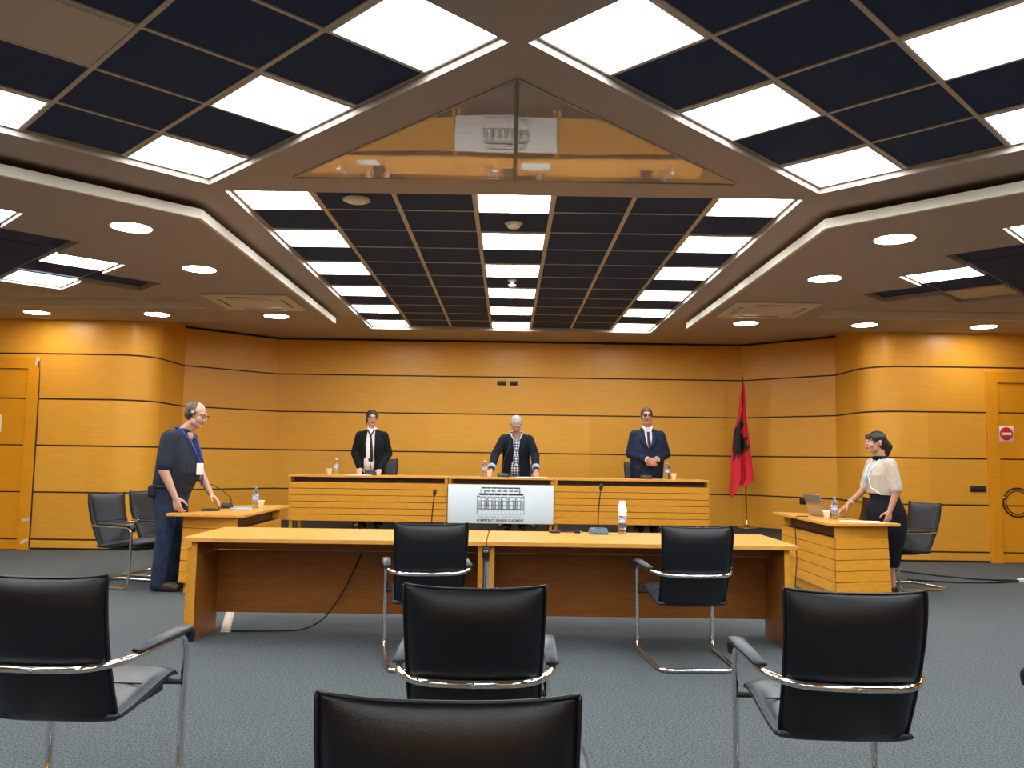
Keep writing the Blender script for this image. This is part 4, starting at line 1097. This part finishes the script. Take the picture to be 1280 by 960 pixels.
# ---- standing woman in a beige bolero (right side desk)
t = thing('person', 'woman with dark ponytail in beige bolero and long black dress, standing facing left', 'person', (3.685, 8.385, 0), R_(-84))
J = dict(pelvis=(0, .03, .88), chest=(0, .0, 1.18), neck=(0, -.005, 1.355), head=(0, -.055, 1.500), shl=(.165, .0, 1.285), shr=(-.165, .0, 1.285),
         ell=(.215, .03, 1.03), elr=(-.225, -.05, 1.04), wrl=(.175, -.02, .84), wrr=(-.20, -.25, .875), hipl=(.085, .04, .84), hipr=(-.085, .04, .84),
         knl=(.09, .0, .46), knr=(-.09, .0, .46), anl=(.09, .04, .085), anr=(-.09, .06, .085))
H = Head(J['head'], 0, -.06, .95)
b = MB(); H.shape(b, .92, .9); body_core(b, J, .90)
hand(b, J['wrl'], (.02, -.25, -.95), (-1, 0, 0), (0, -1, 0), .92, .4)
hand(b, J['wrr'], (.05, -.85, -.5), (.1, .5, -.85), (1, 0, 0), .92, .2)
bd = b.skin('body', M['skin_a'], t, .006, 4)
H.face(bd, 'lip_red', 'hair_black')
b = MB(); b.ell(H.p(0, .020, .045), H.r(.083, .100, .084), H.R); b.ell(H.p(0, .055, .0), H.r(.074, .062, .075), H.R)
b.ell(H.p(0, -.075, .065), H.r(.056, .026, .028), H.R); b.ell(H.p(0, -.086, .048), H.r(.05, .016, .018), H.R)
for x in (-1, 1): b.cap(H.p(x * .06, -.062, .05), H.p(x * .07, -.04, -.01), .012, .007)
b.cap(H.p(0, .105, .02), H.p(0, .145, -.03), .035, .042); b.cap(H.p(0, .145, -.03), H.p(0, .135, -.115), .042, .022)
b.skin('hair', M['hair_black'], t, .006, 3)
b = MB()
b.loft([(0, .03, .29, .145, .10), (0, .035, .45, .165, .135), (0, .045, .65, .195, .175), (0, .045, .82, .195, .175), (0, .03, .95, .16, .13), (0, .005, 1.08, .15, .125), (0, -.01, 1.18, .155, .125), (0, .0, 1.29, .13, .085), (0, .0, 1.345, .055, .052)], e=2.1)
b.skin('dress', M['dress'], t, .009, 5)
b = MB()
b.loft([(0, .02, 1.0, .170, .140), (0, .01, 1.08, .174, .146), (0, .0, 1.18, .178, .150), (0, .005, 1.27, .168, .115), (0, .01, 1.325, .10, .078)], e=2.2)
for s, q in (('l', 1), ('r', -1)):
    S_, E2 = V(J['sh' + s]), V(J['el' + s]); b.cap(S_, S_.lerp(E2, .88), .064, .060); b.cap(S_ + V((-q * .05, 0, .0)), S_, .06, .062)
bol = b.skin('bolero', M['beige'], t, .008, 4)
b = MB()
for q in (-1, 1): b.tube([(q * .055, -.045, 1.335), (q * .06, -.105, 1.27), (q * .03, -.150, 1.18), (q * .05, -.142, 1.06), (q * .12, -.085, .998), (q * .168, .03, .992)], .007, 6)
b.build('bolero_trim', M['trimwhite'], t)
b = MB()
for q in (-1, 1): b.tube([(q * .06, .03, 1.35), (q * .068, -.05, 1.325), (q * .05, -.135, 1.22), (q * .012, -.165, 1.11)], .008, 6)
b.build('lanyard', M['lanyard_pale'], t)
b = MB(); b.tube([(.055 * math.cos(a), -.01 + .053 * math.sin(a), 1.35) for a in [2 * PI * k / 18 for k in range(18)]], .02, 8, closed=True); b.build('collar', M['dress'], t)
b = MB(); p = V(J['wrr']) + V((0, .03, .03)); d = (V(J['elr']) - V(J['wrr'])).normalized(); x = d.cross(V((1, 0, 0))).normalized(); y = d.cross(x)
b.tube([p + (x * math.cos(a) + y * math.sin(a)) * .029 for a in [2 * PI * k / 14 for k in range(14)]], .006, 6, closed=True); b.build('bracelet', M['trimwhite'], t)
shoes(J, M['shoe_black'], t, .92)

# ---- people behind the platform desks
def standing(k=1, lean=0):
    return dict(pelvis=(0, .02, .93 * k), chest=(0, 0, 1.26 * k), neck=(0, -.01, 1.475 * k), head=(0, -.05, 1.625 * k), shl=(.185, 0, 1.40 * k), shr=(-.185, 0, 1.40 * k),
                hipl=(.09, .03, .89 * k), hipr=(-.09, .03, .89 * k), knl=(.10, .0, .48 * k), knr=(-.10, .0, .48 * k), anl=(.11, .04, .085), anr=(-.11, .04, .085), fyl=.2, fyr=-.2)
def jacket(J, par, m, rings, sl=(.070, .062, .047), hem=1.0, k=1, nm='blazer', cut=.96):
    b = MB(); b.loft(rings, e=2.3)
    for s, q in (('l', 1), ('r', -1)):
        S_, E2, W_ = V(J['sh' + s]), V(J['el' + s]), V(J['wr' + s])
        b.cap(S_, E2, sl[0], sl[1]); b.cap(E2, E2.lerp(W_, cut), sl[1], sl[2]); b.cap(S_ + V((-q * .10, .005, .035)), S_ + V((-q * .01, 0, 0)), .050, sl[0] * .96)
    return b.skin(nm, m, par, .009, 4)

# woman in a black blazer, white shirt and loose tie
t = thing('person', 'woman in black blazer, white shirt and loose black tie behind the left platform desk', 'person', (-1.955, 12.02, ZF))
J = standing(.965)
J.update(ell=(.24, .02, 1.07), elr=(-.24, .02, 1.07), wrl=(.155, -.19, .865), wrr=(-.13, -.19, .875), shl=(.172, 0, 1.325), shr=(-.172, 0, 1.325))
H = Head(J['head'], .30, .10, .97)
b = MB(); H.shape(b, .9, .9); body_core(b, J, .95)
hand(b, J['wrl'], (-.12, -.75, -.65), (0, .6, -.8), (-1, 0, 0), .95, .2)
hand(b, J['wrr'], (.1, -.75, -.65), (0, .6, -.8), (1, 0, 0), .95, .2)
bd = b.skin('body', M['skin_b'], t, .006, 4)
H.face(bd, 'lip_red', 'hair_black'); H.glasses(bd, 'frame_red', None, .025, .018, .003)
b = MB(); b.ell(H.p(0, .022, .045), H.r(.084, .098, .085), H.R); b.ell(H.p(0, .055, -.01), H.r(.078, .060, .080), H.R)
b.ell(H.p(-.01, .085, .07), H.r(.055, .05, .05), H.R); b.cap(H.p(-.015, -.045, .098), H.p(-.062, -.055, .045), .018, .012); b.cap(H.p(.0, -.045, .10), H.p(.062, -.05, .045), .016, .011)
for x in (-1, 1): b.cap(H.p(x * .066, -.045, .06), H.p(x * .078, -.02, .0), .013, .008)
b.cap(H.p(-.078, -.005, .0), H.p(-.074, -.01, -.10), .013, .006)
b.skin('hair', M['hair_black'], t, .006, 3)
jacket(J, t, M['blazer'], [(0, .02, .78, .20, .125), (0, .015, .92, .195, .125), (0, .0, 1.05, .178, .118), (0, -.01, 1.18, .192, .128), (0, 0, 1.29, .185, .105), (0, .005, 1.36, .13, .075), (0, .012, 1.415, .076, .058)], (.064, .058, .045))
def front_panel(name, m, par, prof, yoff, th=.006):
    # cloth strip following the chest front: prof rows (z, xl, xr, y)
    b = MB(); rows = []
    for z, xl, xr, y in prof:
        rows.append([b.b.verts.new((xl + (xr - xl) * i / 6, y + .012 * (abs(i / 3 - 1) ** 2) + yoff, z)) for i in range(7)])
    for A_, B_ in zip(rows, rows[1:]):
        for i in range(6): b._f([A_[i], A_[i + 1], B_[i + 1], B_[i]], True)
    o = b.build(name, m, par); sd = o.modifiers.new('t', 'SOLIDIFY'); sd.thickness = th; sd.offset = 0; return o
front_panel('shirt', M['white_shirt'], t, [(.83, -.085, .06, -.124), (.95, -.085, .062, -.124), (1.05, -.08, .062, -.128), (1.18, -.072, .062, -.142), (1.28, -.06, .06, -.128), (1.37, -.05, .055, -.092), (1.415, -.045, .048, -.068)], 0)
b = MB()
for q in (-1, 1): b.cap((q * .048, -.045, 1.43), (q * .022, -.10, 1.365), .016, .011)
b.tube([(.058 * math.cos(a), -.005 + .056 * math.sin(a), 1.425 + .012 * math.sin(a)) for a in [2 * PI * k / 18 for k in range(18)]], .012, 8, closed=True); b.build('shirt_collar', M['white_shirt'], t)
b = MB(); b.tube([(-.045, -.09, 1.40), (-.012, -.125, 1.345), (0, -.132, 1.32)], .011, 6); b.tube([(.05, -.09, 1.405), (.016, -.125, 1.345), (0, -.132, 1.32)], .011, 6)
b.rbox((.003, -.136, 1.315), (.034, .02, .035), .008)
front_panel('tie', M['tie'], t, [(.955, .018, .034, -.137), (.985, .006, .046, -.137), (1.10, .002, .042, -.148), (1.20, -.004, .032, -.154), (1.30, -.009, .018, -.142)], 0)
b.build('tie_knot', M['tie'], t)
for q in (-1, 1):
    front_panel('lapel', M['blazer'], t, [(1.0, q * .062, q * .075, -.13), (1.15, q * .06, q * .11, -.142), (1.28, q * .058, q * .118, -.125), (1.36, q * .05, q * .09, -.09)], -.002, .008)
legs(J, 'trousers', M['blazer'], t, (.095, .07, .065), .95, lambda b: b.loft([(0, .03, .74, .17, .12), (0, .02, .85, .18, .12), (0, .02, .92, .17, .11)]))
shoes(J, M['shoe_black'], t, .92)

# leaning speaker with short grey hair
t = thing('person', 'grey-haired speaker in navy blazer and patterned blouse leaning on the middle platform desk, head bowed', 'person', (.10, 12.12, ZF))
J = standing(.96)
J.update(chest=(0, -.08, 1.20), neck=(0, -.155, 1.405), head=(-.005, -.245, 1.505), shl=(.178, -.13, 1.30), shr=(-.178, -.13, 1.30),
         ell=(.265, -.16, 1.085), elr=(-.295, -.18, 1.085), wrl=(.275, -.36, .865), wrr=(-.35, -.37, .865))
H = Head(J['head'], 0, .62, .98)
b = MB(); H.shape(b, 1.0, 1, 1.05); body_core(b, J, .95)
b.cap((0, -.16, 1.40), (0, -.24, 1.43), .05, .045)
hand(b, J['wrl'], (.10, -.62, -.72), (0, .65, -.75), (-1, 0, 0), .95, .15)
hand(b, J['wrr'], (-.10, -.62, -.72), (0, .65, -.75), (1, 0, 0), .95, .15)
bd = b.skin('body', M['skin_c'], t, .006, 4)
H.face(bd, 'lip', 'hair_grey', False)
b = MB(); b.ell(H.p(0, .020, .046), H.r(.083, .098, .086), H.R); b.ell(H.p(0, .05, .0), H.r(.076, .064, .072), H.R)
for x in (-1, 1): b.cap(H.p(x * .072, -.02, .04), H.p(x * .074, .0, .0), .010, .006)
b.skin('hair', M['hair_white'], t, .006, 3)
jacket(J, t, M['navy'], [(0, .0, .76, .195, .125), (0, -.01, .90, .20, .130), (0, -.035, 1.03, .195, .128), (0, -.075, 1.16, .20, .130), (0, -.11, 1.27, .195, .108), (0, -.135, 1.355, .13, .075), (0, -.145, 1.39, .07, .055)], (.070, .064, .054), cut=.80)
front_panel('blouse', M['blouse'], t, [(.78, -.08, .05, -.134), (.90, -.07, .045, -.150), (1.03, -.05, .04, -.172), (1.16, -.04, .04, -.214), (1.25, -.045, .045, -.226), (1.32, -.05, .05, -.222)], 0)
b = MB()
for q in (-1, 1): b.tube([(q * .07, -.12, 1.41), (q * .075, -.19, 1.385), (q * .055, -.225, 1.33), (q * .015, -.238, 1.27)], [.02, .018, .018, .012], 8)
b.build('blouse_collar', M['blouse'], t)
for s in ('l', 'r'):
    E2, W_ = V(J['el' + s]), V(J['wr' + s]); b = MB(); d = (W_ - E2).normalized(); b.tube([E2.lerp(W_, .72), E2.lerp(W_, .90)], .0555, 14); b.build('cuff', M['cuffblue'], t)
for q in (-1, 1):
    front_panel('lapel', M['navy'], t, [(.98, q * .045, q * .06, -.165), (1.10, q * .042, q * .10, -.2), (1.22, q * .05, q * .115, -.215), (1.33, q * .055, q * .10, -.20)], -.006, .008)
legs(J, 'trousers', M['blazer'], t, (.095, .07, .065), .95, lambda b: b.loft([(0, .03, .74, .17, .12), (0, .02, .85, .18, .12), (0, .01, .92, .17, .11)]))
shoes(J, M['shoe_black'], t, .92)

# man in a blue suit
t = thing('person', 'stout man in blue suit with white shirt and dark glasses behind the right platform desk', 'person', (1.965, 12.05, ZF))
J = standing(1.0)
J.update(head=(-.015, -.05, 1.655), neck=(-.01, -.01, 1.49), shl=(.190, 0, 1.385), shr=(-.180, 0, 1.385), ell=(.262, -.02, 1.12), elr=(-.235, -.02, 1.12), wrl=(.10, -.222, 1.045), wrr=(-.03, -.248, 1.035))
H = Head(J['head'], .0, .0, 1.03, 1.0)
b = MB(); H.shape(b, 1.12, .95, 1.1); body_core(b, J, 1.05)
b.ell(H.p(0, -.025, -.092), H.r(.060, .055, .042), H.R); b.cap((0, -.005, 1.46), (0, -.025, 1.545), .074, .066)
hand(b, J['wrr'], (.72, -.12, -.5), (.2, .9, -.1), (.3, -.1, .8), 1.03, .5, .75)
hand(b, J['wrl'], (-.72, -.25, -.50), (-.2, .9, -.1), (-.3, -.2, .8), 1.03, .5, .75)
bd = b.skin('body', M['skin_c'], t, .006, 4)
H.face(bd, 'lip', 'hair_brown'); H.glasses(bd, 'black', 'lens', .024, .013, .003)
b = MB(); b.ell(H.p(0, .021, .047), H.r(.083, .095, .080), H.R); b.ell(H.p(0, .05, .0), H.r(.078, .062, .070), H.R)
for x in (-1, 1): b.cap(H.p(x * .075, -.018, .04), H.p(x * .078, .0, -.01), .010, .007)
b.skin('hair', M['hair_brown'], t, .006, 3)
jacket(J, t, M['suit'], [(0, .02, .76, .225, .145), (0, .01, .90, .235, .165), (0, -.015, 1.05, .238, .185), (0, -.02, 1.18, .235, .175), (0, -.01, 1.32, .225, .140), (0, 0, 1.40, .165, .10), (0, .008, 1.455, .105, .078), (0, .014, 1.505, .086, .068)], (.074, .072, .056), cut=.86, nm='suit_jacket')
front_panel('shirt', M['white_shirt'], t, [(1.20, -.012, .012, -.200), (1.28, -.042, .048, -.176), (1.36, -.05, .058, -.142), (1.42, -.05, .055, -.108), (1.46, -.046, .046, -.08)], 0)
b = MB()
for q in (-1, 1): b.cap((q * .056, -.055, 1.505), (q * .030, -.112, 1.43), .018, .012)
b.tube([(.068 * math.cos(a), -.005 + .068 * math.sin(a), 1.495 + .012 * math.sin(a)) for a in [2 * PI * k / 18 for k in range(18)]], .017, 8, closed=True); b.build('shirt_collar', M['white_shirt'], t)
front_panel('tie', M['tie_purple'], t, [(1.19, -.004, .016, -.210), (1.28, -.022, .026, -.190), (1.36, -.02, .016, -.156), (1.435, -.02, .014, -.124)], 0)
for q in (-1, 1):
    front_panel('lapel', M['suit'], t, [(1.18, q * .006, q * .02, -.203), (1.26, q * .035, q * .095, -.190), (1.34, q * .05, q * .125, -.155), (1.43, q * .055, q * .095, -.10)], -.004, .009)
for s in ('l', 'r'):
    E2, W_ = V(J['el' + s]), V(J['wr' + s]); b = MB(); b.tube([E2.lerp(W_, .86), E2.lerp(W_, 1.0)], [.050, .043], 14); b.build('shirt_cuff', M['white_shirt'], t)
E2, W_ = V(J['ell']), V(J['wrl']); b = MB(); b.tube([E2.lerp(W_, .985), E2.lerp(W_, 1.06)], .036, 12); b.build('wristwatch', M['gold'], t)
legs(J, 'trousers', M['suit'], t, (.108, .08, .072), 1.04, lambda b: b.loft([(0, .03, .74, .20, .14), (0, .02, .85, .21, .15), (0, .01, .95, .21, .15)]))
shoes(J, M['shoe_black'], t, 1.0)
EXPO = 0.12
# ------------------------------------------------------------------ world, camera, output look
w = bpy.data.worlds.new('World'); bpy.context.scene.world = w; w.use_nodes = True
w.node_tree.nodes['Background'].inputs[0].default_value = (.02, .02, .02, 1)
cam = bpy.data.cameras.new('Camera'); co = bpy.data.objects.new('Camera', cam); C.objects.link(co)
TH, ROLL, YAW = .08722, .01444, .00386
f = V((math.sin(YAW) * math.cos(TH), math.cos(YAW) * math.cos(TH), math.sin(TH)))
r = V((math.cos(YAW), -math.sin(YAW), 0)); u = r.cross(f)
cr, sr = math.cos(ROLL), math.sin(ROLL)
r2 = r * cr + u * sr; u2 = u * cr - r * sr
m = Matrix((r2, u2, -f)).transposed().to_4x4(); m.translation = V((-.0209, 0, 1.30)); co.matrix_world = m
cam.sensor_fit = 'HORIZONTAL'; cam.sensor_width = 36; cam.lens = 36 * 1053.7 / 1280; cam.clip_start = .05
sc_ = bpy.context.scene; sc_.camera = co
sc_.view_settings.view_transform = 'Standard'; sc_.view_settings.look = 'None'; sc_.view_settings.gamma = 1
sc_.view_settings.use_curve_mapping = False; sc_.view_settings.exposure = EXPO
cy = sc_.cycles
cy.use_denoising = True; cy.max_bounces = 10; cy.diffuse_bounces = 6; cy.glossy_bounces = 5; cy.transmission_bounces = 8
cy.sample_clamp_indirect = 6; cy.caustics_reflective = False; cy.caustics_refractive = False
